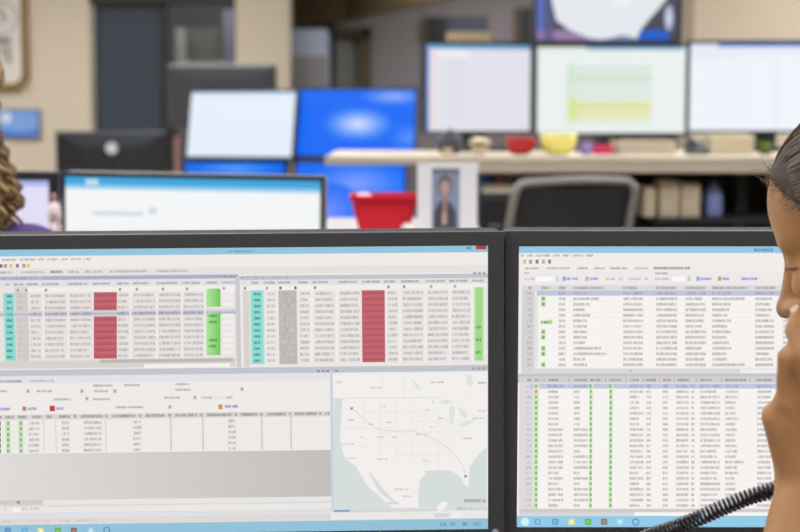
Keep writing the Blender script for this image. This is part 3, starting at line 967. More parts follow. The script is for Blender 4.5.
def draw_c(s):
    s.rect_n(0, 1, 0, 1, (233, 240, 238), 1)
    s.rect_n(0.02, 0.98, 0, 0.06, (222, 235, 225), 2)
    s.rect_n(0.33, 0.98, 0.0, 0.03, (120, 175, 215), 3)
    s.rect_n(0.20, 0.77, 0.22, 0.60, (222, 234, 228), 2)
    s.rect_n(0.20, 0.24, 0.2, 0.9, (214, 232, 206), 3)
    s.rect_n(0.20, 0.77, 0.22, 0.235, (196, 226, 198), 4)
    s.rect_n(0.20, 0.77, 0.32, 0.40, (210, 228, 206), 3)
    s.rect_n(0.20, 0.77, 0.62, 0.84, (230, 232, 182), 3)
    s.rect_n(0.20, 0.77, 0.66, 0.72, (222, 226, 160), 4)
    s.rect_n(0.23, 0.27, 0.6, 0.86, (220, 228, 140), 5)
    s.rect_n(0.20, 0.77, 0.84, 0.90, (226, 236, 220), 3)
    for k in range(12):
        s.rect_n(0.20, 0.77, 0.24 + k * 0.05, 0.244 + k * 0.05, (200, 216, 210), 5)
    for k in range(5):
        s.rect_n(0.30 + k * 0.07, 0.304 + k * 0.07, 0.22, 0.9, (206, 220, 214), 5)

def draw_l(s):
    s.rect_n(0, 1, 0, 1, (226, 226, 236), 1)
    s.rect_n(0, 1, 0, 0.05, (110, 165, 205), 3)
    s.rect_n(0, 0.03, 0, 1, (120, 150, 215), 3)
    s.rect_n(0.03, 0.10, 0.05, 1, (232, 222, 226), 2)
    s.rect_n(0.1, 0.4, 0.07, 0.13, (240, 240, 246), 3)
    for k in range(8):
        s.rect_n(0.2, 0.38, 0.2 + k * 0.09, 0.23 + k * 0.09, (216, 218, 230), 3)
        s.rect_n(0.5, 0.85, 0.2 + k * 0.09, 0.22 + k * 0.09, (220, 220, 228), 3)

def draw_r(s):
    s.rect_n(0, 1, 0, 1, (240, 243, 250), 1)
    s.rect_n(0, 1, 0, 0.035, (70, 120, 200), 3)
    s.rect_n(0, 0.18, 0, 0.04, (225, 228, 240), 4)
    s.rect_n(0, 1, 0.035, 0.14, (232, 235, 246), 2)
    s.rect_n(0.03, 0.3, 0.15, 0.16, (205, 212, 228), 3)
    s.rect_n(0.56, 0.565, 0.14, 1, (215, 222, 240), 3)
    for k in range(9):
        s.rect_n(0.08, 0.40, 0.25 + k * 0.075, 0.265 + k * 0.075, (228, 234, 246), 3)

def draw_map(s):
    s.rect_n(0, 1, 0, 1, (74, 74, 88), 1)
    s.rect_n(0, 0.05, 0, 1, (92, 110, 190), 2)
    s.rect_n(0.05, 0.12, 0, 1, (84, 90, 130), 2)
    land = [(0.12, 0.12), (0.30, 0.08), (0.55, 0.10), (0.66, 0.17), (0.74, 0.2), (0.84, 0.14), (0.95, 0.10), (0.96, 0.3), (0.905, 0.5), (0.85, 0.62), (0.784, 0.75), (0.74, 0.85), (0.70, 0.975), (0.66, 0.95), (0.60, 0.93), (0.54, 0.96), (0.46, 0.99), (0.375, 0.97), (0.233, 0.87), (0.14, 0.75), (0.106, 0.5)]
    s.poly_n(land[::-1], (228, 232, 238), 3)
    s.blob_n(0.30, 0.42, 0.06, 0.06, (190, 190, 235), (222, 226, 238), 4, 4)
    s.blob_n(0.6, 0.5, 0.1, 0.1, (240, 243, 245), (230, 234, 240), 4, 4)
    s.rect_n(0, 0.45, 0.87, 1, (150, 125, 165), 2)
    s.rect_n(0.45, 0.72, 0.87, 1, (125, 140, 180), 2)
    s.rect_n(0.72, 0.93, 0.87, 1, (30, 95, 195), 2)
    s.blob_n(0.93, 0.72, 0.03, 0.16, (215, 222, 238), (170, 180, 205), 4, 4)

def place(tl, tr_, Y, hpx, **kw):
    pass

YMc = 5.42
W2 = 0.531
def ctr(x0, x1, y0, y1, Y):
    a, b = P(x0, y0, Y), P(x1, y1, Y)
    return (a + b) / 2, b.x - a.x, a.z - b.z

c, ww, hh2 = ctr(537.5, 684.5, 47, 133, YMc)
make_monitor('monitor with a green and yellow spreadsheet, middle of the counter row', 'monitors on the counter', mworld(c), ww, hh2, draw_c, bez=(0.010, 0.010, 0.012, 0.010), bez_mat=M_BLACK, shell_mat=M_BLACK, desk_z=CZ, dark=True)
c, ww, hh2 = ctr(426, 531, 45, 131, YMc)
make_monitor('monitor with a pale lavender page, left end of the counter row', 'monitors on the counter', mworld(c, math.radians(14), 0), ww * 1.03, hh2, draw_l, bez=(0.010, 0.008, 0.012, 0.010), bez_mat=M_BLACK, shell_mat=M_BLACK, desk_z=CZ, dark=True)
c, ww, hh2 = ctr(691.5, 842, 43.5, 130.5, YMc)
make_monitor('monitor with a blank white page, right of the green and yellow spreadsheet', 'monitors on the counter', mworld(c, math.radians(-4), 0), ww, hh2, draw_r, bez=(0.010, 0.010, 0.012, 0.010), bez_mat=M_BLACK, shell_mat=M_BLACK, desk_z=CZ, dark=True)
c, ww, hh2 = ctr(537, 678.5, -41, 40.5, YMc + 0.03)
tm = make_monitor('upper monitor showing a white map on dark grey, above the spreadsheet monitor', 'monitors on the counter', mworld(c), ww, hh2, draw_map, bez=(0.010, 0.010, 0.012, 0.008), bez_mat=M_BLACK, shell_mat=M_BLACK, support='arm', arm_end=0.198)
t = thing('monitor_pole', 'black pole clamped on the counter holding the upper map monitor', 'monitor pole', (c.x, YMc + 0.25, CZ))
MB().lathe([(0, 0), (0.035, 0), (0.035, 0.012), (0.02, 0.016), (0.018, 0.02), (0.018, 0.55), (0, 0.55)], seg=20).build('post', M_BLACK, t)
MB().box(-0.04, 0.04, -0.02, -0.0185, c.z - CZ - 0.04, c.z - CZ + 0.04).build('bracket', M_BLACK, t)

# things on the counter
YI = 5.06
def ci(px):
    return P(px, 150, YI).x
def mm(px):
    return px / F_PX * YI
t = thing('pot', 'dark grey round pot on the counter under the lavender-page monitor', 'pot', (ci(451), YI + 0.1, CZ))
MB().lathe([(0, 0), (0.030, 0), (0.040, 0.012), (0.046, 0.035), (0.042, 0.055), (0.030, 0.066), (0.026, 0.064), (0.036, 0.05), (0.036, 0.02), (0, 0.01)], seg=24).build('body', mat('dark_grey_glaze', (66, 64, 72), 0.4), t, True)
MB().lathe([(0.031, 0.0665), (0.033, 0.070), (0.012, 0.076), (0.006, 0.086), (0, 0.087)], seg=24).build('lid', mat('dark_grey_glaze', (66, 64, 72), 0.4), t, True)
t = thing('small_box', 'little tan box in front of the dark grey pot', 'box', (ci(447), YI - 0.06, CZ))
MB().box(-0.016, 0.016, -0.012, 0.012, 0, 0.018).build('body', mat('tan_card', (196, 172, 140), 0.7), t, bevel=0.002)
MB().box(-0.017, 0.017, -0.013, 0.013, 0.0182, 0.023).build('lid', mat('tan_card', (196, 172, 140), 0.7), t, bevel=0.002)
t = thing('vase_flowers', 'bunch of cream flowers in a short beige cup on the counter', 'flowers', (ci(480), YI, CZ))
MB().lathe([(0, 0), (0.024, 0), (0.030, 0.028), (0.027, 0.028), (0.021, 0.004), (0, 0.004)], seg=20).build('cup', mat('beige_cup', (200, 182, 150), 0.5), t, True)
rr_ = random.Random(3)
for k in range(11):
    a = k * 2.4
    r = 0.007 * math.sqrt(k + 0.5) * 1.35
    m = MB()
    for q in range(5):
        b_ = q * 2 * math.pi / 5
        m.ellipsoid((0.007 * math.cos(b_), 0.007 * math.sin(b_), 0), (0.007, 0.007, 0.006), 8, 5)
    m.ellipsoid((0, 0, 0.003), (0.005, 0.005, 0.005), 8, 5)
    o = m.build('blossom', mat('cream_petal', (232, 214, 188), 0.7), t, True)
    o.location = (r * math.cos(a), r * math.sin(a), 0.056 - r * 0.5 + rr_.uniform(-.004, .006))
    m = MB().tube([(0, 0, 0.01), (r * 0.7 * math.cos(a), r * 0.7 * math.sin(a), 0.05 - r * 0.5)], 0.0015, 0.0015, 5)
    m.build('stem', mat('stem_green', (90, 110, 60), 0.7), t)

def bowl(name, label, px, wpx, hpx, m_, foot=0.45):
    R_ = mm(wpx) / 2
    H_ = mm(hpx)
    t = thing(name, label, 'bowl', (ci(px), YI, CZ))
    prof = [(0, 0), (R_ * foot, 0), (R_ * (foot + 0.05), H_ * 0.06)]
    for k in range(1, 8):
        a = k / 7 * math.pi / 2
        prof.append((R_ * (foot + 0.05 + (0.95 - foot) * math.sin(a)), H_ * (0.06 + 0.94 * (1 - math.cos(a)))))
    prof += [(R_ * 0.95, H_ * 0.99)]
    for k in range(6, 0, -1):
        a = k / 7 * math.pi / 2
        prof.append((R_ * 0.94 * (foot + 0.02 + (0.95 - foot) * math.sin(a)), H_ * (0.14 + 0.86 * (1 - math.cos(a)))))
    prof.append((0, H_ * 0.14))
    MB().lathe(prof, seg=28).build('body', m_, t, True)
    return t

bowl('bowl', 'red bowl on the counter beside the yellow bowl', 521, 31, 17, mat('deep_red', (178, 24, 34), 0.4))
yb_ = bowl('bowl', 'yellow bowl under the spreadsheet monitor on the counter', 558.5, 37, 21, mat('pale_yellow', (240, 226, 130), 0.45), 0.5)
t = thing('mug', 'small lilac mug on the counter beside the pink box', 'mug', (ci(586.5), YI, CZ))
MB().lathe([(0, 0), (0.015, 0), (0.019, 0.004), (0.019, 0.040), (0.0165, 0.040), (0.0165, 0.006), (0, 0.006)], seg=20).build('body', mat('lilac_glaze', (150, 130, 190), 0.4), t, True)
MB().tube([(-0.018, 0, 0.032), (-0.028, 0, 0.030), (-0.030, 0, 0.020), (-0.027, 0, 0.011), (-0.018, 0, 0.009)], 0.003, 0.003, 6).build('handle', mat('lilac_glaze', (150, 130, 190), 0.4), t, True)
t = thing('gift_box', 'pink red small box with a black top on the counter', 'box', (ci(602.5), YI, CZ))
MB().box(-0.032, 0.032, -0.02, 0.02, 0, 0.036).build('body', mat('hot_pink', (206, 52, 96), 0.5), t, bevel=0.004)
MB().box(-0.022, 0.022, -0.018, 0.018, 0.0362, 0.062).build('top_block', M_BLACK, t, bevel=0.003)
M_BK1 = mat('beige_paper', (190, 168, 142), 0.75)
for k, (cc, dx) in enumerate((((150, 128, 104), 0.0), ((196, 174, 148), 0.004), ((176, 156, 132), -0.004))):
    t = thing('book', ['bottom', 'middle', 'top'][k] + ' tan book of the flat stack under the spreadsheet monitor', 'book', (ci(646) + dx, YI + 0.05, CZ + 0.0165 * k), group='flat book stack on the counter')
    c_ = mat('book_cover_%d' % k, cc, 0.6)
    MB().box(-0.10, 0.10, -0.07, 0.07, 0, 0.002).build('cover', c_, t)
    MB().box(-0.10, 0.10, -0.07, 0.07, 0.014, 0.016).build('cover', c_, t)
    MB().box(-0.10, -0.098, -0.07, 0.07, 0.0021, 0.0139).build('spine', c_, t)
    MB().box(-0.097, 0.096, -0.067, 0.067, 0.0021, 0.0139).build('pages', mat('page_block', (214, 204, 186), 0.8), t)
t = thing('desk_phone', 'dark low desk phone on the counter right of the books', 'phone', (ci(697), YI, CZ))
MB().add([(-0.03, -0.05, 0), (0.03, -0.05, 0), (0.03, 0.07, 0), (-0.03, 0.07, 0), (-0.03, -0.05, 0.012), (0.03, -0.05, 0.012), (0.03, 0.07, 0.045), (-0.03, 0.07, 0.045)], [(0, 3, 2, 1), (4, 5, 6, 7), (0, 1, 5, 4), (1, 2, 6, 5), (2, 3, 7, 6), (3, 0, 4, 7)]).build('body', M_BEZEL, t, bevel=0.004)
MB().tube([(-0.018, -0.04, 0.030), (-0.018, -0.01, 0.042), (-0.018, 0.03, 0.052), (-0.018, 0.06, 0.058)], 0.009, 0.009, 8).build('handset', M_BLACK, t, True)
t = thing('card_box', 'beige cardboard box at the right end of the counter', 'box', (ci(730), YI + 0.03, CZ))
bw = mm(44) / 2
MB().box(-bw, bw, -0.06, 0.06, 0, 0.056).build('body', mat('beige_card', (206, 190, 160), 0.75), t, bevel=0.002)
MB().box(-bw - 0.002, bw + 0.002, -0.062, 0.062, 0.0562, 0.066).build('lid', mat('beige_card_lid', (216, 202, 174), 0.75), t, bevel=0.002)
t = thing('potted_plant', 'little bright green plant on the counter near the phone user', 'plant', (ci(764), YI - 0.02, CZ))
MB().lathe([(0, 0), (0.02, 0), (0.027, 0.022), (0.024, 0.022), (0.018, 0.004), (0, 0.004)], seg=18).build('pot', mat('olive_pot', (110, 112, 60), 0.6), t, True)
lm_ = mat('leaf_green', (128, 150, 52), 0.6, var=0.2)
for k in range(22):
    a = k * 2.4
    l_ = rr_.uniform(0.025, 0.045)
    dx, dy = math.cos(a), math.sin(a)
    m = MB()
    b0 = Vector((0.006 * dx, 0.006 * dy, 0.018))
    mid = Vector((l_ * 0.5 * dx, l_ * 0.5 * dy, 0.018 + l_ * 0.55))
    tip = Vector((l_ * dx, l_ * dy, 0.018 + l_ * rr_.uniform(0.25, 0.7)))
    sd = Vector((-dy, dx, 0)) * 0.007
    m.add([b0, mid - sd, mid + sd, tip, mid + Vector((0, 0, 0.001))], [(0, 1, 4), (0, 4, 2), (1, 3, 4), (4, 3, 2)])
    m.build('leaf', lm_, t)

# things under the counter
M_CARD = mat('brown_card', (205, 182, 152), 0.8, var=0.12)
for k, (a, b, top, lab) in enumerate(((641, 652, 186, 'narrow tan carton on the shelf under the counter'), (656, 675, 180, 'wide tan carton in the middle of the shelf under the counter'), (677, 696, 183, 'tan carton nearest the blue bottle under the counter'))):
    Yq = 5.06
    xa, xb = P(a, 200, Yq).x, P(b, 200, Yq).x
    hq = PZ(top, Yq) - sz
    t = thing('carton', lab, 'carton', ((xa + xb) / 2, Yq, sz), group='cartons under the counter')
    hw = (xb - xa) / 2
    MB().box(-hw, hw, -0.07, 0.07, 0, hq).build('body', M_CARD, t, bevel=0.002)
    MB().box(-hw * 0.2, hw * 0.2, -0.071, 0.071, hq * 0.55, hq + 0.001).build('tape', mat('pale_tape', (196, 176, 146), 0.5), t)
    MB().box(-hw * 0.7, hw * 0.4, -0.0715, -0.0705, hq * 0.2, hq * 0.45).build('sticker', mat('sticker_cream', (205, 190, 165), 0.7), t)
Yq = 5.05
xq = P(713.5, 200, Yq).x
t = thing('bottle', 'blue grey bottle on the shelf under the counter', 'bottle', (xq, Yq, sz))
hq = PZ(180, Yq) - sz
rq = 9 / F_PX * Yq
MB().lathe([(0, 0), (rq * 0.95, 0), (rq, 0.006), (rq, hq * 0.62), (rq * 0.8, hq * 0.74), (rq * 0.45, hq * 0.84), (rq * 0.45, hq * 0.9), (0, hq * 0.9)], seg=20).build('body', mat('slate_blue', (130, 142, 190), 0.4), t, True)
MB().lathe([(0, hq * 0.902), (rq * 0.55, hq * 0.902), (rq * 0.5, hq), (0, hq)], seg=16).build('cap', M_BEZEL, t)

t = thing('file_pedestal', 'dark grey drawer pedestal standing left of the mesh chair', 'cabinet', (P(495, 210, 5.0).x, 5.15, 0))
pz = PZ(193, 5.0)
MB().box(-0.05, 0.05, -0.14, 0.2, 0, pz).build('body', M_BEZEL, t, bevel=0.003)
for k in range(4):
    z0 = 0.03 + k * (pz - 0.04) / 4
    d = MB().box(-0.046, 0.046, -0.152, -0.1405, z0, z0 + (pz - 0.08) / 4).build('drawer', M_DARKPANEL, t, bevel=0.002)
    MB().box(-0.02, 0.02, -0.162, -0.1525, z0 + 0.14, z0 + 0.15).build('handle', M_STEEL, d)
t = thing('paper_tray', 'beige paper tray on the dark grey drawer pedestal', 'tray', (P(498, 190, 5.0).x, 5.11, pz))
M_TRAY = mat('beige_tray', (222, 208, 186), 0.6)
MB().box(-0.052, 0.052, -0.12, 0.12, 0, 0.028).build('tray_bottom', M_TRAY, t)
MB().box(-0.052, -0.049, -0.02, 0.12, 0.0281, 0.05).build('tray_side', M_TRAY, t)
MB().box(0.049, 0.052, -0.02, 0.12, 0.0281, 0.05).build('tray_side', M_TRAY, t)
MB().box(-0.052, 0.085, -0.03, 0.12, 0.0502, 0.060).build('tray_top', mat('grey_tray', (170, 160, 150), 0.6), t)
o = tag(MB().ellipsoid((0, 0, 0.017), (0.017, 0.017, 0.017), 20, 14).build('ball', mat('bright_blue_rubber', (30, 110, 200), 0.4), None, True), 'small bright blue ball on the front of the beige paper tray', 'ball')
o.location = (P(485.5, 180, 5.02).x, 5.025, pz + 0.0282)
o = tag(MB().lathe([(0, 0), (0.010, 0), (0.012, 0.004), (0.012, 0.022), (0.006, 0.027), (0, 0.027)], seg=16).build('eraser', mat('pink_rubber', (196, 120, 118), 0.6), None, True), 'small pink eraser beside the blue ball on the beige paper tray', 'eraser')
o.location = (P(500, 196, 5.02).x, 5.025, pz + 0.0282)


# ------------------------------------------------------------------ office chairs
def office_chair(label, loc, rotz, seat_z=0.46, back_top=1.08, wtop=0.40, wbot=0.37, frame_mat=None, group=None, lean=0.05, rc=0.06, fr_r=0.019, arms=True):
    """local: backrest at -y side of the seat, person faces +y"""
    fm_ = frame_mat or M_BEZEL
    t = thing('office_chair', label, 'chair', loc, rotz, group)
    b = MB()
    for k in range(5):
        a = 2 * math.pi * k / 5 - 0.33
        b.tube([(0, 0, 0.10), (0.29 * math.cos(a), 0.29 * math.sin(a), 0.062)], 0.022, 0.014, 8)
    b.build('base', M_BLACK, t)
    for k in range(5):
        a = 2 * math.pi * k / 5 - 0.33
        c_ = Vector((0.29 * math.cos(a), 0.29 * math.sin(a), 0.027))
        tt = Vector((-math.sin(a), math.cos(a), 0))
        MB().tube([c_ - tt * 0.02, c_ + tt * 0.02], 0.027, 0.027, 14).build('caster', M_BLACK, t)
    MB().tube([(0, 0, 0.08), (0, 0, seat_z - 0.06)], 0.026, 0.026, 14).build('gas_lift', M_STEEL, t)
    s = MB()
    s.loft([[(p[0], p[2], seat_z - 0.06) for p in rrect(0, 0, 0.44, 0.42, 0.07, 0)], [(p[0], p[2], seat_z - 0.03) for p in rrect(0, 0, 0.49, 0.47, 0.08, 0)], [(p[0], p[2], seat_z) for p in rrect(0, 0, 0.46, 0.44, 0.08, 0)]])
    s.build('seat', M_DARKPANEL, t, True)
    zb = seat_z + 0.10
    def outline(z, side, y):
        f = (z - zb) / (back_top - zb)
        return (side * (wbot + (wtop - wbot) * f) / 2, y, z)
    yb = -0.26
    pts = []
    n = 8
    for k in range(n + 1):
        z = zb + (back_top - rc - zb) * k / n
        pts.append(outline(z, -1, yb - lean * (k / n) ** 2))
    for k in range(1, 6):
        a = math.pi / 2 * k / 5
        pts.append((-wtop / 2 + rc * (1 - math.cos(a)), yb - lean - 0.005, back_top - rc + rc * math.sin(a)))
    for k in range(1, 8):
        pts.append((-wtop / 2 + rc + (wtop - 2 * rc) * k / 8, yb - lean - 0.01 - 0.02 * math.sin(math.pi * k / 8), back_top + 0.006 * math.sin(math.pi * k / 8)))
    pts2 = [(-p[0], p[1], p[2]) for p in pts[:n + 6]][::-1]
    pts = pts + pts2
    MB().tube(pts, fr_r, fr_r, 10).build('back_frame', fm_, t, True)
    m = MB()
    rings = []
    for i in range(11):
        z = zb + 0.005 + (back_top - 0.02 - zb) * i / 10
        f = i / 10
        hw = (wbot + (wtop - wbot) * f) / 2 - 0.012
        if z > back_top - rc:
            hw -= rc * (1 - math.sqrt(max(0, 1 - ((z - back_top + rc) / rc) ** 2))) * 0.8
        rings.append([(hw * (2 * j / 12 - 1), yb - lean * f * f - 0.03 * (1 - (2 * j / 12 - 1) ** 2), z) for j in range(13)])
    v0 = [p for r_ in rings for p in r_]
    fs = [(i * 13 + j, i * 13 + j + 1, (i + 1) * 13 + j + 1, (i + 1) * 13 + j) for i in range(10) for j in range(12)]
    m.add(v0, fs)
    m.add([(p[0], p[1] + 0.004, p[2]) for p in v0], [f[::-1] for f in fs])
    m.build('mesh_back', mat('black_chair_mesh', (52, 50, 48), 0.8, var=0.3, scale=60), t, True)
    MB().tube([(0, -0.10, seat_z - 0.045), (0, yb - 0.05, seat_z - 0.03), (0, yb - 0.06, zb + 0.12)], 0.022, 0.018, 8).build('back_bracket', M_BLACK, t)
    for sx in ((-1, 1) if arms else ()):
        ar = MB().tube([(sx * 0.2, 0.0, seat_z - 0.05), (sx * 0.275, 0.0, seat_z - 0.04), (sx * 0.285, 0.0, seat_z + 0.17)], 0.014, 0.014, 8).build('armrest', M_BLACK, t)
        MB().box(sx * 0.285 - 0.035, sx * 0.285 + 0.035, -0.12, 0.12, seat_z + 0.171, seat_z + 0.195).build('arm_pad', M_BEZEL, ar, bevel=0.006)
    return t


M_CHF = mat('taupe_chair_frame', (150, 142, 132), 0.5, var=0.05)
xc_ = P(567.5, 200, 4.45).x
office_chair('mesh-backed office chair with a taupe frame at the tall counter', (xc_ - 0.09, 4.77, 0), math.radians(18), 0.50, PZ(182, 4.42), 0.385, 0.405, M_CHF, lean=0.10, rc=0.035, fr_r=0.0125, arms=False)

# ------------------------------------------------------------------ two by two monitor bank behind
YBk = 6.40
def draw_bw(s):
    s.rect_n(0, 1, 0, 1, (228, 238, 250), 1)
    s.rect_n(0, 1, 0.0, 0.04, (190, 222, 246), 2)
    for k in range(7):
        s.rect_n(0.06, 0.9, 0.58 + k * 0.06, 0.585 + k * 0.06, (212, 226, 246), 2)
    s.rect_n(0.05, 0.95, 0.55, 0.56, (205, 222, 245), 2)

def draw_blue(s):
    s.rect_n(0, 1, 0, 1, (14, 104, 244), 1)
    s.blob_n(0.82, 0.10, 0.34, 0.16, (150, 170, 250), (14, 104, 244), 2, 8)
    s.blob_n(0.52, 0.52, 0.32, 0.28, (214, 222, 255), (20, 106, 244), 4, 10)
    s.blob_n(0.95, 0.72, 0.2, 0.25, (90, 140, 250), (14, 104, 244), 3, 8)

def draw_blue2(s):
    s.rect_n(0, 1, 0, 1, (10, 106, 236), 1)
    s.blob_n(0.5, 0.10, 0.5, 0.12, (96, 160, 250), (10, 106, 236), 2, 8)

def draw_blue3(s):
    s.rect_n(0, 1, 0, 1, (24, 110, 246), 1)
    s.blob_n(0.56, 0.36, 0.52, 0.40, (128, 158, 255), (24, 110, 246), 2, 10)
    s.blob_n(0.30, 0.85, 0.30, 0.5, (110, 140, 255), (40, 112, 246), 4, 8)

c, ww, hh2 = ctr(187, 295, 91, 157.5, YBk)
make_monitor('monitor with a plain white page beside the blue cloud wallpaper', 'stacked bank of monitors', mworld(c, math.radians(-14), math.radians(0), math.radians(-14)), ww * 1.03, hh2, draw_bw, bez=(0.012, 0.008, 0.010, 0.010), bez_mat=M_BLACK, shell_mat=M_BLACK, support='arm')
c1_ = c
c, ww, hh2 = ctr(296, 415.5, 89.5, 156, YBk)
make_monitor('monitor with bright blue wallpaper and a white cloud, top of the bank', 'stacked bank of monitors', mworld(c, math.radians(-8), 0, math.radians(-10)), ww, hh2, draw_blue, bez=(0.008, 0.010, 0.012, 0.010), bez_mat=M_BLACK, shell_mat=M_TANSHELL, support='arm')
c2_ = c
c, ww, hh2 = ctr(184, 286, 162.5, 221, YBk)
make_monitor('blue screened monitor below the white page monitor of the bank', 'stacked bank of monitors', mworld(c, math.radians(-6)), ww, hh2, draw_blue2, bez=(0.012, 0.012, 0.010, 0.012), bez_mat=M_BLACK, shell_mat=M_BLACK, support='arm')
c, ww, hh2 = ctr(297, 405, 162.5, 219.5, YBk)
make_monitor('light blue screened monitor behind the red bin', 'stacked bank of monitors', mworld(c, math.radians(6)), ww, hh2, draw_blue3, bez=(0.010, 0.010, 0.010, 0.012), bez_mat=M_BLACK, shell_mat=M_BLACK, support='arm')
make_desk('desk', 'beige desk under the stacked bank of four monitors', -1.55, 0.25, 6.1, 6.9, 0.72, M_DESK)
for xx, lab in ((c1_.x, 'black pole holding the white page and lower blue monitors'), (c2_.x, 'black pole holding the two right-hand blue monitors')):
    t = thing('monitor_pole', lab, 'monitor pole', (xx, YBk + 0.155, 0.72))
    MB().lathe([(0, 0), (0.07, 0), (0.07, 0.012), (0.024, 0.018), (0.02, 0.022), (0.02, 0.66), (0, 0.66)], seg=18).build('post', M_BLACK, t)

# monitors seen from behind
for (x0, x1, y0, y1, Y, yaw, lab, logo) in ((58, 172, 131, 196, 7.2, 180, 'black back of a monitor with a round silver badge', True), (168, 277, 65, 128, 7.75, 180, 'back of a dark monitor standing in front of the doorway', False)):
    c, ww, hh2 = ctr(x0, x1, y0, y1, Y)
    dz_ = 0.72
    shm = M_BLACK if logo else mat('dark_grey_shell', (70, 68, 70), 0.5)
    mo = make_monitor(lab, 'monitors facing away', mworld(c, math.radians(yaw)), ww - 0.024, hh2 - 0.024, draw_bw, bez=(0.012, 0.012, 0.012, 0.012), bez_mat=M_BLACK, shell_mat=shm, facing_logo=logo, depth=0.07, desk_z=dz_, dark=True)
make_desk('desk', 'beige desk under the monitors that face away', -2.4, -0.9, 7.15, 8.05, 0.72, M_DESK, legs=True)
# pinkish bottle beside the badge monitor
xx = P(171, 150, 7.05).x
t = thing('candle', 'slim pink candle stick beside the badge monitor', 'candle', (xx, 7.22, 0.72))
MB().lathe([(0, 0), (0.03, 0), (0.032, 0.006), (0.012, 0.02), (0.012, 0.12), (0, 0.12)], seg=16).build('holder', M_STEEL, t)
MB().lathe([(0, 0.121), (0.014, 0.121), (0.014, PZ(138, 7.2) - 0.72), (0.012, PZ(137, 7.2) - 0.72), (0, PZ(137, 7.2) - 0.72)], seg=16).build('wax', mat('pink_wax', (178, 132, 128), 0.6), t)

# ------------------------------------------------------------------ far things on the walls
YP = YW
cxp, czp = P(-6, 30, YP).x, P(-6, 30, YP).z
wp, hp = 68 / F_PX * YP, 116 / F_PX * YP
t = thing('wall_clock', 'white wall clock in a rounded gold brown frame', 'clock', (cxp, YP - 0.002, czp))
m = MB()
outer0, outer1 = rrect(0, 0, wp, hp, 0.09, 0, 8), rrect(0, 0, wp, hp, 0.09, -0.05, 8)
inn1, inn0 = rrect(0, 0, wp - 0.07, hp - 0.07, 0.07, -0.05, 8), rrect(0, 0, wp - 0.075, hp - 0.075, 0.07, -0.02, 8)
m.loft([outer0, outer1, inn1, inn0], cap=False)
m.add(outer0, [tuple(range(len(outer0)))])
m.build('frame', mat('gold_brown', (140, 108, 56), 0.45, metal=0.2, var=0.15), t)
m = MB()
face = rrect(0, 0, wp - 0.075, hp - 0.075, 0.07, -0.021, 8)
m.add(face, [tuple(range(len(face)))[::-1]])
m.build('face', mat('ivory_face', (228, 218, 204), 0.6), t)
def zr(py):
    return P(0, py, YP).z - czp
def xr_(px):
    return P(px, 40, YP).x - cxp
m = MB()
for (cx_, cz_, r1_, r0_) in ((xr_(2), zr(18), 0.115, 0.100), (xr_(2), zr(18), 0.045, 0.034)):
    a = [(cx_ + r1_ * math.cos(2 * math.pi * k / 28), -0.024, cz_ + r1_ * math.sin(2 * math.pi * k / 28)) for k in range(28)]
    b = [(cx_ + r0_ * math.cos(2 * math.pi * k / 28), -0.024, cz_ + r0_ * math.sin(2 * math.pi * k / 28)) for k in range(28)]
    m.loft([a, b], cap=False)
m.build('dial_ring', mat('grey_dial', (178, 168, 158), 0.6), t)
m = MB()
m.box(xr_(2) - 0.005, xr_(2) + 0.005, -0.028, -0.025, zr(18), zr(18) + 0.08)
m.build('hand', M_BEZEL, t)
m = MB()
m.box(xr_(2), xr_(2) + 0.055, -0.028, -0.025, zr(18) - 0.004, zr(18) + 0.004)
m.build('hand', M_BEZEL, t)
for (a, b, c_, d_) in ((-6, 12, 38, 44), (-10, -2, 46, 62), (7, 11, 46, 63), (1, 4, 46, 56)):
    MB().box(xr_(a), xr_(b), -0.026, -0.0212, zr(d_), zr(c_)).build('face_print', mat('brown_print', (128, 112, 100), 0.6), t)

c, ww, hh2 = ctr(-14, 40, 109, 138, YP - 0.03)
t = thing('wall_picture', 'small blue picture in a thin frame on the tan wall', 'picture', (c.x, YP - 0.002, c.z))
m = MB()
m.loft([rrect(0, 0, ww, hh2, 0.01, 0, 3), rrect(0, 0, ww, hh2, 0.01, -0.03, 3), rrect(0, 0, ww - 0.02, hh2 - 0.02, 0.006, -0.03, 3), rrect(0, 0, ww - 0.024, hh2 - 0.024, 0.006, -0.02, 3)], cap=False)
fr_ = rrect(0, 0, ww, hh2, 0.01, 0, 3)
m.build('frame', mat('blue_grey_frame', (96, 112, 140), 0.5), t)
m = MB()
hw, hh_ = ww / 2 - 0.011, hh2 / 2 - 0.011
flat(m, [(-hw, -hh_), (hw, -hh_), (hw, hh_), (-hw, hh_)], (130, 172, 232), -0.0205)
flat(m, [(-hw, -hh_), (hw, -hh_), (hw, -hh_ + 0.05), (hw * 0.2, -hh_ + 0.03), (-hw, -hh_ + 0.06)], (96, 134, 210), -0.0208)
flat(m, [(hw * 0.1, 0), (hw * 0.8, 0.0), (hw * 0.8, 0.035), (hw * 0.1, 0.04)], (140, 170, 214), -0.0208)
flat(m, oval(-hw * 0.28, hh_ * 0.45, 0.035, 0.035), (226, 236, 246), -0.0210)
m.build('print', M_PRINT, t)

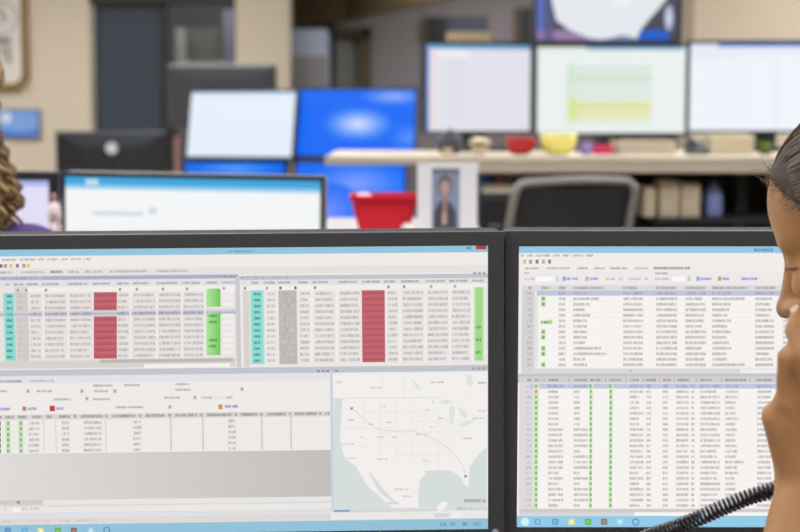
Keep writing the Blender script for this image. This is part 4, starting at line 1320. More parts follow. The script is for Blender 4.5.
# passage: pale cabinet by the pier, dark wall box and tan sconce
t = thing('storage_cabinet', 'pale blue grey storage cabinet standing in the passage beside the pier', 'cabinet', (P(308, 60, 12.6).x, 12.8, 0))
hw = (P(328, 60, 12.6).x - P(288, 60, 12.6).x) / 2
zt = PZ(29, 12.6)
MB().box(-hw, hw, -0.2, 0.2, 0, zt).build('body', mat('pale_blue_steel', (150, 152, 164), 0.5), t, bevel=0.005)
for sx in (-1, 1):
    d = MB().box(sx * hw / 2 - hw / 2 + 0.004, sx * hw / 2 + hw / 2 - 0.004, -0.212, -0.2005, 0.04, zt - 0.22).build('door', mat('warm_grey_steel', (124, 116, 112), 0.5), t, bevel=0.002)
    MB().box(sx * 0.02 - 0.004, sx * 0.02 + 0.004, -0.224, -0.2125, 0.95, 1.1).build('handle', M_STEEL, d)

# dark things on the passage wall, with brown surrounds
for (a, b, y0, y1, lab, split) in ((425, 487, 17, 41, 'dark wide wall screen with a brown side trim above the lavender-page monitor', True), (517, 531, 8, 44, 'dark narrow wall panel with a brown trim left of the map monitor', False)):
    c, ww, hh2 = ctr(a, b, y0, y1, YB - 0.05)
    t = thing('wall_screen' if split else 'wall_panel', lab, 'wall screen' if split else 'wall panel', (c.x, YB - 0.002, c.z))
    MB().box(-ww / 2 + 0.03, ww / 2, -0.08, 0, -hh2 / 2, hh2 / 2).build('body', M_BLACK, t, bevel=0.004)
    MB().box(-ww / 2 - 0.02, -ww / 2 + 0.0295, -0.06, 0, -hh2 / 2, hh2 / 2).build('side_trim', M_FRAME, t)
    if split:
        MB().box(-ww * 0.15, ww / 2 - 0.01, -0.084, -0.0805, -hh2 / 2 + 0.02, hh2 / 2 - 0.01).build('display', mat('slate_display', (74, 74, 86), 0.4), t)
c, ww, hh2 = ctr(448, 490, 33, 42, 9.0)
t = thing('partition', 'tan topped grey partition behind the lavender-page monitor', 'partition', (c.x, 9.0, 0))
MB().box(-ww / 2, ww / 2, -0.04, 0.04, 0, c.z - 0.03).build('panel', M_WALLR, t)
MB().box(-ww / 2 - 0.01, ww / 2 + 0.01, -0.06, 0.06, c.z - 0.0298, c.z + 0.03).build('cap_rail', mat('tan_rail', (214, 190, 150), 0.6), t, bevel=0.01)

# items inside the dark doorway
t = thing('locker', 'grey locker in the dark room behind the doorway', 'locker', (P(210, 60, 11.6).x, 11.7, 0))
hw = (P(236, 60, 11.6).x - P(172, 60, 11.6).x) / 2
MB().box(-hw, hw, -0.25, 0.25, 0, PZ(62, 11.5)).build('body', mat('mid_grey_locker', (112, 106, 104), 0.6), t, bevel=0.004)
MB().box(-hw, -hw + 0.07, -0.2, -0.1, PZ(62, 11.5) + 0.0005, PZ(28, 11.5)).build('post', mat('olive_grey', (104, 104, 96), 0.6), t)
MB().box(-hw + 0.0705, hw - 0.16, -0.1, -0.05, PZ(62, 11.5) + 0.0005, PZ(28, 11.5)).build('rear_panel', mat('dark_olive_panel', (64, 62, 54), 0.7), t)
MB().box(hw - 0.13, hw - 0.04, -0.2, -0.1, PZ(62, 11.5) + 0.0005, PZ(10, 11.5)).build('post', mat('slate_post', (78, 76, 84), 0.6), t)
for sx in (-1, 1):
    d = MB().box(sx * hw / 2 - hw / 2 + 0.005, sx * hw / 2 + hw / 2 - 0.005, -0.262, -0.2505, 0.05, PZ(62, 11.5) - 0.03).build('door', mat('mid_grey_locker', (112, 106, 104), 0.6), t, bevel=0.002)

# ------------------------------------------------------------------ people: signed distance field bodies, one continuous surface each
class Field:
    def __init__(self, lo, hi, h_):
        self.lo = np.array(lo, np.float32)
        self.h = h_
        self.n = np.ceil((np.array(hi) - np.array(lo)) / h_).astype(int) + 1
        self.F = np.full(tuple(self.n), 0.08, np.float32)

    def _slice(self, a, b):
        i0 = np.maximum(0, np.floor((np.array(a) - self.lo) / self.h).astype(int))
        i1 = np.minimum(self.n, np.ceil((np.array(b) - self.lo) / self.h).astype(int) + 1)
        if np.any(i1 <= i0):
            return None
        sl = tuple(slice(int(p), int(q)) for p, q in zip(i0, i1))
        ax = [self.lo[k] + self.h * np.arange(i0[k], i1[k], dtype=np.float32) for k in range(3)]
        X, Y, Z = np.meshgrid(*ax, indexing='ij')
        return sl, np.stack([X, Y, Z], -1)

    def put(self, fn, a, b, k=0.01, sub=False):
        m_ = 0.03 + k
        r = self._slice(np.array(a) - m_, np.array(b) + m_)
        if r is None:
            return
        sl, pts = r
        d = fn(pts).astype(np.float32)
        A = self.F[sl]
        if sub:
            d = -d
            hh = np.maximum(k - np.abs(A - d), 0) / k
            self.F[sl] = np.maximum(A, d) + hh * hh * k * 0.25
        else:
            hh = np.maximum(k - np.abs(A - d), 0) / k
            self.F[sl] = np.minimum(A, d) - hh * hh * k * 0.25

    def cap(self, p, q, r0, r1, k=0.01, sub=False):
        p, q = np.array(p, np.float32), np.array(q, np.float32)
        ba = q - p
        L2 = float(ba @ ba) + 1e-12
        def fn(x):
            t_ = np.clip(((x - p) @ ba) / L2, 0, 1)
            return np.linalg.norm(x - p - t_[..., None] * ba, axis=-1) - (r0 + (r1 - r0) * t_)
        R_ = max(r0, r1)
        self.put(fn, np.minimum(p, q) - R_, np.maximum(p, q) + R_, k, sub)

    def ell(self, c, r, rot=None, k=0.01, sub=False):
        c = np.array(c, np.float32)
        r = np.array(r, np.float32)
        rot = np.eye(3, dtype=np.float32) if rot is None else np.array(rot, np.float32)
        def fn(x):
            q = (x - c) @ rot
            k0 = np.linalg.norm(q / r, axis=-1)
            k1 = np.linalg.norm(q / (r * r), axis=-1) + 1e-9
            return k0 * (k0 - 1) / k1
        R_ = float(max(r))
        self.put(fn, c - R_, c + R_, k, sub)

    def mesh(self):
        F = self.F
        ins = F < 0
        nx, ny, nz = F.shape
        cnt = np.zeros((nx - 1, ny - 1, nz - 1), np.uint8)
        for dx in (0, 1):
            for dy in (0, 1):
                for dz in (0, 1):
                    cnt += ins[dx:nx - 1 + dx, dy:ny - 1 + dy, dz:nz - 1 + dz]
        cells = np.argwhere((cnt > 0) & (cnt < 8))
        idx = np.full(cnt.shape, -1, np.int64)
        idx[cells[:, 0], cells[:, 1], cells[:, 2]] = np.arange(len(cells))
        corners = np.array([(a, b, c) for a in (0, 1) for b in (0, 1) for c in (0, 1)])
        vals = np.stack([F[cells[:, 0] + c[0], cells[:, 1] + c[1], cells[:, 2] + c[2]] for c in corners], 1)
        acc = np.zeros((len(cells), 3))
        num = np.zeros(len(cells))
        for i in range(8):
            for j in range(i + 1, 8):
                if np.abs(corners[i] - corners[j]).sum() != 1:
                    continue
                a, b = vals[:, i], vals[:, j]
                mk = (a < 0) != (b < 0)
                t_ = np.where(mk, a / np.where(mk, a - b, 1), 0)
                p = corners[i] + t_[:, None] * (corners[j] - corners[i])
                acc += np.where(mk[:, None], p, 0)
                num += mk
        verts = (cells + acc / num[:, None]) * self.h + self.lo
        quads = []
        for ax in range(3):
            s0 = [slice(1, -1)] * 3
            s0[ax] = slice(0, -1)
            s1 = list(s0)
            s1[ax] = slice(1, None)
            A, B = ins[tuple(s0)], ins[tuple(s1)]
            e = np.argwhere(A != B)
            if not len(e):
                continue
            flip = A[e[:, 0], e[:, 1], e[:, 2]]
            off = np.ones(3, int)
            off[ax] = 0
            e = e + off
            u_, v_ = [(1, 2), (2, 0), (0, 1)][ax]
            du, dv = np.zeros(3, int), np.zeros(3, int)
            du[u_] = 1
            dv[v_] = 1
            def g(c_):
                return idx[c_[:, 0], c_[:, 1], c_[:, 2]]
            q = np.stack([g(e - du - dv), g(e - dv), g(e), g(e - du)], 1)
            q[~flip] = q[~flip][:, ::-1]
            quads.append(q)
        q = np.concatenate(quads)
        return verts, q

    def build(self, name, m_, parent=None):
        v, q = self.mesh()
        me = bpy.data.meshes.new(name)
        me.vertices.add(len(v))
        me.vertices.foreach_set('co', v.astype(np.float32).ravel())
        me.loops.add(len(q) * 4)
        me.loops.foreach_set('vertex_index', q.astype(np.int32).ravel())
        me.polygons.add(len(q))
        me.polygons.foreach_set('loop_start', (np.arange(len(q)) * 4).astype(np.int32))
        me.polygons.foreach_set('loop_total', np.full(len(q), 4, np.int32))
        me.polygons.foreach_set('use_smooth', np.ones(len(q), bool))
        me.materials.append(m_)
        me.update(calc_edges=True)
        me.validate()
        o = bpy.data.objects.new(name, me)
        COL.objects.link(o)
        if parent:
            o.parent = parent
        return o


class Head:
    """local mm: x forward, y left, z up, origin between the eyes' level and the ears"""
    def __init__(self, c, yaw_dir, pitch, s=1.0):
        f = Vector((yaw_dir[0], yaw_dir[1], 0)).normalized()
        l = Vector((-f.y, f.x, 0))
        up = Vector((0, 0, 1))
        p = math.radians(pitch)
        fx = f * math.cos(p) - up * math.sin(p)
        uz = up * math.cos(p) + f * math.sin(p)
        self.R = np.array([[fx.x, l.x, uz.x], [fx.y, l.y, uz.y], [fx.z, l.z, uz.z]])
        self.c = np.array(c)
        self.s = s

    def w(self, x, y, z):
        return self.c + self.R @ (np.array((x, y, z)) * 0.001 * self.s)

    def d(self, v):
        return np.array(v) * 0.001 * self.s

    def sculpt(self, F):
        w, R, s = self.w, self.R, self.s * 0.001
        F.ell(w(-8, 0, 36), (92 * s, 74 * s, 78 * s), R, 0.012)
        F.ell(w(32, 0, 36), (54 * s, 60 * s, 56 * s), R, 0.02)
        F.ell(w(38, 0, -45), (48 * s, 54 * s, 66 * s), R, 0.02)
        for sy in (-1, 1):
            F.cap(w(76, sy * 12, 14), w(66.5, sy * 42, 14), 11 * s, 10 * s, 0.012)
            F.ell(w(52, sy * 42, -24), (26 * s, 20 * s, 18 * s), R, 0.016)
            F.cap(w(-4, sy * 54, -52), w(70, sy * 16, -98), 17 * s, 18 * s, 0.02)
        F.ell(w(74, 0, -98), (20 * s, 22 * s, 17 * s), R, 0.018)
        for sy in (-1, 1):
            F.ell(w(88, sy * 31, -2), (13 * s, 15 * s, 11 * s), R, 0.012, sub=True)
            F.ell(w(66, sy * 31, -3), (14 * s, 15 * s, 13 * s), R, 0.006)
        F.cap(w(82, 0, 8), w(102, 0, -34), 7 * s, 9 * s, 0.012)
        F.ell(w(104, 0, -38), (12 * s, 11 * s, 10 * s), R, 0.006)
        for sy in (-1, 1):
            F.ell(w(94, sy * 12, -41), (11 * s, 8 * s, 8 * s), R, 0.006)
        F.cap(w(85, -15, -66), w(85, 15, -66), 7 * s, 7 * s, 0.008)
        F.cap(w(84, -13, -76), w(84, 13, -76), 7 * s, 7 * s, 0.007)
        F.cap(w(95, -18, -71), w(95, 18, -71), 2.5 * s, 2.5 * s, 0.004, sub=True)
        for sy in (-1, 1):
            F.ell(w(-12, sy * 76, -8), (18 * s, 6 * s, 31 * s), R, 0.006)
            F.ell(w(-8, sy * 82, -6), (9 * s, 5 * s, 16 * s), R, 0.005, sub=True)

    def face_parts(self, parent, brow_mat, eye_mat):
        for sy in (-1, 1):
            m = MB()
            m.ellipsoid((0, 0, 0), (0.0125 * self.s,) * 3, 16, 12)
            o = m.build('eye', eye_mat, parent, True)
            o.location = self.w(66.0, sy * 31, -3)
            m = MB()
            m.ellipsoid((0, 0, 0), (0.0042 * self.s,) * 3, 12, 8)
            ir = m.build('iris', mat('dark_iris', (50, 36, 28), 0.2), o, True)
            ir.location = self.R @ np.array((9.4, 0, 0)) * 0.001 * self.s
            m = MB()
            m.tube([self.w(84, sy * 14, 24), self.w(80, sy * 30, 29), self.w(68, sy * 46, 24)], 0.003, 0.0015, 6)
            m.build('eyebrow', brow_mat, parent, True)
            m = MB()
            m.tube([self.w(79, sy * 41, -6), self.w(71, sy * 50, -7), self.w(62, sy * 57, -9)], 0.0015, 0.0008, 6)
            m.build('eyelid_crease_shade', mat('skin_fold_shade', (122, 84, 62), 0.7), parent, True)  # shade of the crease, given as a darker brown tube on the skin


M_SKIN = mat('warm_tan_skin', (196, 144, 97), 0.55, var=0.22, scale=38, bump=0.12, spec=0.3, sss=0.15)
M_SKIN2 = mat('light_skin', (212, 160, 134), 0.5, var=0.08, scale=45, spec=0.3, sss=0.15)
M_HAIR = attr_mat('brown_hair_strands', 0.5, 0, 0.4)
M_HAIRCAP = mat('dark_brown_hair', (84, 66, 54), 0.65, var=0.35, scale=70, bump=0.6)
M_EYE = mat('eye_white', (225, 220, 214), 0.2, var=0.02)


def person_seated(label, head, hips, chest, neck, face_dir, shoulders, elbows, wrists, knees, feet, skin, shirt_mat, pants_mat, h_, bbox, hands, nails=None, sleeve=0.55):
    root = thing('person', label, 'person', (hips[0], hips[1], 0))
    inv = Matrix.Translation((-hips[0], -hips[1], 0))
    F = Field(bbox[0], bbox[1], h_)
    H = head
    f = np.array((face_dir[0], face_dir[1], 0.0))
    f /= np.linalg.norm(f)
    l = np.array((-f[1], f[0], 0))
    Rt = np.stack([f, l, np.array((0, 0, 1.0))], 1)
    H.sculpt(F)
    nk0 = H.w(-22, 0, -55)
    F.cap(nk0, neck, 0.052, 0.056, 0.03)
    hips, chest, neck = map(np.array, (hips, chest, neck))
    def torso(G, g):
        G.ell(chest, (0.105 + g, 0.155 + g, 0.17 + g), Rt, 0.05)
        G.ell((hips + chest) / 2, (0.10 + g, 0.135 + g, 0.17 + g), Rt, 0.06)
        G.ell(hips + np.array((0, 0, 0.02)), (0.125 + g, 0.17 + g, 0.12 + g), Rt, 0.06)
        G.cap(shoulders[0], shoulders[1], 0.055 + g, 0.055 + g, 0.06)
        G.cap(neck - np.array((0, 0, 0.03)), chest, 0.058 + g, 0.10 + g, 0.05)
    torso(F, 0)
    A = Field(bbox[0], bbox[1], h_)
    for s_, e_, w_ in zip(shoulders, elbows, wrists):
        F.cap(s_, e_, 0.05, 0.042, 0.02)
        mid = np.array(e_) * 0.72 + np.array(w_) * 0.28
        A.cap(e_, mid, 0.041, 0.043, 0.02)
        A.cap(mid, w_, 0.043, 0.028, 0.02)
    for k_, ft in zip(knees, feet):
        sgn = 1 if np.dot(np.array(k_) - hips, l) > 0 else -1
        hp_ = hips + l * sgn * 0.09 + f * 0.02
        F.cap(hp_, k_, 0.082, 0.058, 0.03)
        F.cap(k_, ft, 0.056, 0.038, 0.02)
        F.cap(np.array(ft) + np.array((0, 0, -0.03)), np.array(ft) + f * 0.14 + np.array((0, 0, -0.045)), 0.036, 0.026, 0.02)
    hands(A)
    hh = np.maximum(0.004 - np.abs(F.F - A.F), 0) / 0.004
    near = np.minimum(F.F, A.F)
    F.F = near - hh * hh * 0.001
    body = F.build('body', skin, None)
    body.parent = root
    body.matrix_parent_inverse = inv
    # clothes: shells grown from the same shapes
    G = Field(bbox[0], bbox[1], 0.008)
    torso(G, 0.008)
    for s_, e_ in zip(shoulders, elbows):
        m_ = np.array(s_) * (1 - sleeve) + np.array(e_) * sleeve
        G.cap(s_, m_, 0.060, 0.062, 0.03)
    G.put(lambda x: hips[2] - 0.06 - x[..., 2] + 0 * x[..., 0], np.array(bbox[0]), np.array((bbox[1][0], bbox[1][1], hips[2])), 0.005, True) if False else None
    G.F = np.maximum(G.F, (hips[2] - 0.02) - (G.lo[2] + G.h * np.arange(G.n[2], dtype=np.float32))[None, None, :])
    # neck opening
    G.ell(neck + np.array((0, 0, 0.055)) + f * 0.015, (0.075, 0.078, 0.055), Rt, 0.01, sub=True)
    o = G.build('shirt', shirt_mat)
    o.parent = root
    o.matrix_parent_inverse = inv
    G = Field(bbox[0], bbox[1], 0.008)
    G.ell(hips + np.array((0, 0, 0.02)), (0.130, 0.175, 0.125), Rt, 0.06)
    for k_, ft in zip(knees, feet):
        sgn = 1 if np.dot(np.array(k_) - hips, l) > 0 else -1
        hp_ = hips + l * sgn * 0.09 + f * 0.02
        G.cap(hp_, k_, 0.090, 0.067, 0.03)
        G.cap(k_, np.array(ft) + np.array((0, 0, 0.03)), 0.066, 0.052, 0.02)
    o = G.build('trousers', pants_mat)
    o.parent = root
    o.matrix_parent_inverse = inv
    for ft in feet:
        G = Field(np.array(ft) - 0.3, np.array(ft) + 0.3, 0.006)
        G.cap(np.array(ft) + np.array((0, 0, -0.03)), np.array(ft) + f * 0.145 + np.array((0, 0, -0.045)), 0.044, 0.034, 0.02)
        o = G.build('shoe', M_BLACK)
        o.parent = root
        o.matrix_parent_inverse = inv
    return root, inv


def adopt(o, root, inv):
    o.parent = root
    o.matrix_parent_inverse = inv
    return o


# ---- the phone user at the right edge
a_ = math.radians(35)
HC = P(885, 231, 1.285)
HD = Head(HC, (-math.cos(a_), math.sin(a_)), 21)
tdir = (-0.77, 0.78)
V3 = lambda *q: np.array(q, float)
hipsA, chestA, neckA = V3(0.66, 0.93, 0.56), V3(0.565, 1.06, 0.86), V3(0.505, 1.165, 1.045)
fA = np.array((tdir[0], tdir[1], 0)); fA /= np.linalg.norm(fA)
lA = np.array((-fA[1], fA[0], 0))
shA = [neckA - V3(0.02, 0.05, 0.075) + lA * 0.155, neckA - V3(0.02, 0.05, 0.075) - lA * 0.155]
pA = lambda px, py, Y: np.array(P(px, py, Y))
elA = [pA(757, 806, 1.13), shA[1] + V3(0.06, 0.05, -0.27)]
wrA = [pA(812, 482, 1.235), elA[1] + V3(-0.10, 0.22, 0.02)]
knA = [hipsA + fA * 0.40 + lA * 0.11 + V3(0, 0, 0.0), hipsA + fA * 0.40 - lA * 0.12]
ftA = [V3(knA[0][0], knA[0][1] + 0.03, 0.085), V3(knA[1][0] + 0.02, knA[1][1] + 0.03, 0.085)]
FING = [
    [(787.5, 404, 1.216), (789.5, 358, 1.205), (803, 350, 1.209), (812, 352, 1.226)],
    [(810, 398, 1.208), (806, 354, 1.193), (796.5, 331, 1.208), (799.5, 313.5, 1.232)],
    [(836, 390, 1.205), (842, 330, 1.184), (836, 304, 1.196), (832, 290, 1.222)],
    [(864, 398, 1.212), (873, 336, 1.190), (872, 308, 1.198), (866, 294, 1.220)],
]


def hands_A(A):
    wl_ = pA(812, 478, 1.235)
    for i, fg in enumerate(FING):
        q = [pA(*p) for p in fg]
        base = pA(800 + i * 12, 476, 1.234)
        A.cap(base, q[0], 0.019, 0.0125, 0.007)
        rr = ((0.0098, 0.0097, 0.0088, 0.0072), (0.012, 0.0102, 0.0092, 0.0076), (0.012, 0.0104, 0.0094, 0.0078), (0.012, 0.0102, 0.0092, 0.0077))[i]
        for k in range(3):
            A.cap(q[k], q[k + 1], rr[k], rr[k + 1], 0.002)
    A.cap(pA(815, 470, 1.236), pA(845, 405, 1.222), 0.022, 0.014, 0.015)
    A.ell(pA(784, 420, 1.202), (0.006, 0.006, 0.008), None, 0.006, sub=True)
    A.ell(pA(793, 392, 1.196), (0.004, 0.006, 0.016), None, 0.006, sub=True)
    A.cap(pA(798, 474, 1.234), pA(775.5, 416, 1.222), 0.018, 0.0118, 0.004)
    # thumb on the far side, towards the ear
    A.cap(pA(836, 470, 1.24), pA(872, 430, 1.225), 0.018, 0.0135, 0.012)
    A.cap(pA(872, 430, 1.225), pA(892, 392, 1.222), 0.012, 0.0105, 0.004)
    A.cap(pA(892, 392, 1.222), pA(902, 362, 1.226), 0.0105, 0.0085, 0.004)
    # resting right hand
    w2 = wrA[1]
    dd = V3(-0.35, 0.93, -0.05)
    sd = V3(0.93, 0.35, 0)
    A.cap(w2, w2 + dd * 0.07, 0.024, 0.03, 0.015)
    for i, ln in enumerate((0.062, 0.075, 0.08, 0.07)):
        b = w2 + dd * 0.085 + sd * (i - 1.5) * 0.019
        A.cap(w2 + dd * 0.03 + sd * (i - 1.5) * 0.01, b, 0.016, 0.011, 0.01)
        A.cap(b, b + dd * ln * 0.55 + V3(0, 0, 0.004), 0.0100, 0.009, 0.003)
        A.cap(b + dd * ln * 0.55 + V3(0, 0, 0.004), b + dd * ln + V3(0, 0, -0.012), 0.009, 0.0072, 0.003)
    A.cap(w2 + dd * 0.02, w2 + dd * 0.06 - sd * 0.05, 0.016, 0.011, 0.01)
    A.cap(w2 + dd * 0.06 - sd * 0.05, w2 + dd * 0.10 - sd * 0.055, 0.011, 0.008, 0.004)


pr, pinv = person_seated('person with pulled back brown hair holding a phone handset at the right edge', HD, hipsA, chestA, neckA, tdir, shA, elA, wrA, knA, ftA, M_SKIN,
                         mat('grey_blue_shirt', (92, 100, 122), 0.85, var=0.08, scale=200), mat('dark_trousers', (52, 52, 60), 0.85), 0.004,
                         ((0.02, 0.58, 0.0), (1.02, 1.62, 1.36)), hands_A)
HD_parts_before = set(bpy.data.objects)
HD.face_parts(None, M_HAIRCAP, M_EYE)
for o in set(bpy.data.objects) - HD_parts_before:
    if o.parent is None:
        adopt(o, pr, pinv)
# fingernails of the phone hand
for i, fg in enumerate(FING):
    p2, p3 = pA(*fg[2]), pA(*fg[3])
    d_ = Vector(p3 - p2).normalized()
    out = Vector((-0.55, -0.83, 0.1))
    out = (out - d_ * out.dot(d_)).normalized()
    sd = d_.cross(out)
    cc = Vector(p3) * 0.85 + Vector(p2) * 0.15 + out * (0.0078 if i else 0.0072)
    m = MB()
    rings = []
    for k in range(7):
        a = -math.pi / 2 + math.pi * k / 6
        cr = max(0.05, math.cos(a))
        rings.append([tuple(cc + d_ * (0.0058 * math.sin(a)) + sd * (0.0045 * cr * math.cos(b)) + out * (0.0012 * cr * math.sin(b))) for b in [2 * math.pi * j / 10 for j in range(10)]])
    m.loft(rings)
    adopt(m.build('fingernail', mat('nail', (236, 196, 172), 0.25, var=0.03), None, True), pr, pinv)

# hair: cap behind the hairline plus strands drawn back to a low bun
G = Field(HC - Vector((0.17, 0.17, 0.17)), HC + Vector((0.17, 0.17, 0.19)), 0.004)
s = 0.001
G.ell(HD.w(-10, 0, 38), (95 * s, 79 * s, 82 * s), HD.R, 0.01)
G.ell(HD.w(27, 0, 39), (55 * s, 62 * s, 56 * s), HD.R, 0.02)
nloc = np.array((-0.74, 0.0, 0.67))
nw = HD.R @ nloc
p0 = HD.w(60, 0, 62)
ax = [G.lo[k] + G.h * np.arange(G.n[k], dtype=np.float32) for k in range(3)]
X, Y, Z = np.meshgrid(*ax, indexing='ij')
pl = (X - p0[0]) * nw[0] + (Y - p0[1]) * nw[1] + (Z - p0[2]) * nw[2]
G.F = np.maximum(G.F, -pl.astype(np.float32))
nz2 = HD.R @ np.array((0.3, 0, 0.954))
p1 = HD.w(-30, 0, -52)
pl2 = (X - p1[0]) * nz2[0] + (Y - p1[1]) * nz2[1] + (Z - p1[2]) * nz2[2]
G.F = np.maximum(G.F, -pl2.astype(np.float32))
G.ell(HD.w(-108, 0, 12), (32 * s, 36 * s, 34 * s), HD.R, 0.02)
hair = adopt(G.build('hair', M_HAIRCAP), pr, pinv)

rh = random.Random(11)
m = MB()
BUN = np.array((-104.0, 0, 14))
CEN = np.array((2.0, 0, 38))


def surf(dv, lift):
    """point on the two-ellipsoid head along direction dv from CEN"""
    dv = dv / np.linalg.norm(dv)
    best = 0
    for c_, r_ in ((np.array((-10, 0, 38.0)), np.array((95, 79, 82.0))), (np.array((27, 0, 39.0)), np.array((55, 62, 56.0)))):
        o_ = (CEN - c_) / r_
        d2 = dv / r_
        A_, B_, C_ = d2 @ d2, 2 * o_ @ d2, o_ @ o_ - 1
        disc = B_ * B_ - 4 * A_ * C_
        if disc > 0:
            best = max(best, (-B_ + math.sqrt(disc)) / (2 * A_))
    return CEN + dv * (best + lift)


cols = [(96, 76, 62), (76, 58, 46), (120, 98, 80), (140, 118, 98), (64, 48, 38), (104, 86, 74)]
made = 0
while made < 2600:
    az = rh.uniform(-1.9, 1.9)
    el = rh.uniform(-0.45, 1.35)
    dv = np.array((math.cos(az) * math.cos(el), math.sin(az) * math.cos(el), math.sin(el)))
    p = surf(dv, 0)
    side = (p - np.array((60, 0, 62))) @ nloc
    if side < rh.uniform(-9, 0) or side > 60 or (p[2] < -40) or (side > 14 and rh.random() < 0.35):
        continue
    if p[1] < -20 and rh.random() < 0.6:
        continue
    pts = []
    n_ = 9
    span = rh.uniform(0.35, 0.75)
    lift0 = rh.uniform(0.3, 2.4)
    bd = (BUN - CEN) / np.linalg.norm(BUN - CEN)
    wav = rh.uniform(-0.05, 0.05)
    for k in range(n_):
        t_ = k / (n_ - 1) * span
        d2 = dv * (1 - t_) + bd * t_
        d2 = d2 + np.array((0, 0, wav * math.sin(6 * t_)))
        q = surf(d2, lift0 * (0.2 + 0.8 * min(1, k / 2)) + 0.6 * math.sin(9 * t_ + az * 5))
        pts.append(HD.w(*q))
    m.tube(pts, 0.00075, 0.0004, 3, lin(rh.choice(cols)))
    made += 1
# loose flyaway hairs along the hairline and temple
for k in range(420):
    az = rh.uniform(0.05, 1.35)
    el = rh.uniform(-0.1, 0.85)
    dv = np.array((math.cos(az) * math.cos(el), math.sin(az) * math.cos(el), math.sin(el)))
    p = surf(dv, 0)
    side = (p - np.array((60, 0, 62))) @ nloc
    if not (-5 < side < 9):
        continue
    out = dv * 1.2 + np.array((rh.uniform(-0.5, 0.3), rh.uniform(-.3, .3), rh.uniform(-0.5, 0.6)))
    out /= np.linalg.norm(out)
    L_ = rh.uniform(4, 17)
    cur = np.array((rh.uniform(-.6, .2), rh.uniform(-.4, .4), rh.uniform(-1.0, 0.6)))
    pts = [HD.w(*(p + dv * 1.0 + out * L_ * t_ + cur * L_ * t_ * t_ * 0.8)) for t_ in [i / 6 for i in range(7)]]
    m.tube(pts, 0.0003, 0.00015, 3, lin(rh.choice([(150, 126, 104), (120, 98, 80), (176, 152, 128)])))
o = m.build('hair_strands', M_HAIR)
o['kind'] = 'stuff'
adopt(o, pr, pinv)

# chair of the phone user
office_chair('dark office chair under the phone user', (0.66, 0.93, 0), math.atan2(tdir[1], tdir[0]) - math.pi / 2, 0.435, 0.95, 0.42, 0.42)

# handset in the hand with its coiled cord, and the desk phone it leads to
ear, mouth = HD.w(-6, 86, -8), HD.w(74, 60, -92)
gh = Vector(mouth) - Vector(ear)
t = thing('phone_handset', 'black phone handset held to the ear of the phone user', 'phone handset', tuple(ear))
ln = gh.length
d_ = gh.normalized()
outw = Vector(HD.R @ np.array((0.1, 1.0, -0.25)))
outw = (outw - d_ * outw.dot(d_)).normalized()
m = MB()
m.tube([d_ * 0.0 + outw * 0.004, d_ * ln * 0.15 + outw * 0.016, d_ * ln * 0.5 + outw * 0.022, d_ * ln * 0.85 + outw * 0.016, d_ * ln + outw * 0.004], 0.0125, 0.0125, 12)
m.build('grip', M_BLACK, t, True)
for kk, nm in ((0.0, 'earpiece'), (1.0, 'mouthpiece')):
    m = MB()
    c_ = d_ * ln * kk
    m.tube([c_ + outw * 0.014, c_ + outw * 0.004, c_ - outw * 0.004], 0.016, 0.022, 16)
    m.build(nm, M_BLACK, t, True)
cord_pts = [Vector(mouth) + outw * 0.006 + d_ * 0.012, P(836, 462, 1.262), P(806, 472, 1.27), P(776, 488.5, 1.275), P(748, 497.5, 1.28), P(722, 508, 1.285), P(697, 519, 1.29), P(672, 529, 1.30), P(640, 541, 1.32), P(600, 572, 1.34), P(560, 650, 1.36)]
pend = Vector((0.115, 1.40, DESK_Z + 0.03))
cord_pts.append(pend)


def catmull(p, n_):
    out = []
    p = [p[0] * 2 - p[1]] + p + [p[-1] * 2 - p[-2]]
    for i in range(1, len(p) - 2):
        for k in range(n_):
            t_ = k / n_
            a, b, c_, e_ = p[i - 1], p[i], p[i + 1], p[i + 2]
            out.append(0.5 * ((2 * b) + (c_ - a) * t_ + (2 * a - 5 * b + 4 * c_ - e_) * t_ * t_ + (3 * b - a - 3 * c_ + e_) * t_ ** 3))
    out.append(p[-2])
    return out


path = catmull(cord_pts, 24)
acc = [0.0]
for a, b in zip(path, path[1:]):
    acc.append(acc[-1] + (b - a).length)
tot = acc[-1]
PITCH, RC = 0.0040, 0.0060
nst = int(tot / PITCH * 12)
hel = []
j = 0
ref = Vector((0, 0, 1))
for i in range(nst + 1):
    s_ = tot * i / nst
    while j < len(acc) - 2 and acc[j + 1] < s_:
        j += 1
    t_ = (s_ - acc[j]) / max(1e-9, acc[j + 1] - acc[j])
    p = path[j].lerp(path[j + 1], t_)
    tg = (path[j + 1] - path[j]).normalized()
    ref = (ref - tg * ref.dot(tg)).normalized()
    b = tg.cross(ref)
    ang = 2 * math.pi * i / 12
    hel.append(p + (ref * math.cos(ang) + b * math.sin(ang)) * RC)
o = MB().tube(hel, 0.0016, 0.0016, 5).build('coiled_cord', mat('glossy_black_cord', (38, 36, 36), 0.3, spec=0.7, var=0.1), None, True)
tag(o, 'black coiled phone cord hanging across the data list screen', 'cord')
t = thing('desk_phone', 'black desk phone below the front monitors with the coiled cord', 'phone', (0.12, 1.50, DESK_Z))
MB().add([(-0.10, -0.09, 0), (0.10, -0.09, 0), (0.10, 0.09, 0), (-0.10, 0.09, 0), (-0.10, -0.09, 0.025), (0.10, -0.09, 0.025), (0.10, 0.09, 0.075), (-0.10, 0.09, 0.075)], [(0, 3, 2, 1), (4, 5, 6, 7), (0, 1, 5, 4), (1, 2, 6, 5), (2, 3, 7, 6), (3, 0, 4, 7)]).build('body', M_BLACK, t, bevel=0.006)
for r_ in range(4):
    for c_ in range(3):
        y_ = -0.065 + r_ * 0.022
        zz = 0.025 + (y_ + 0.09) / 0.18 * 0.05
        MB().box(0.0 + c_ * 0.024, 0.017 + c_ * 0.024, y_, y_ + 0.013, zz, zz + 0.007).build('key', M_BEZEL, t)

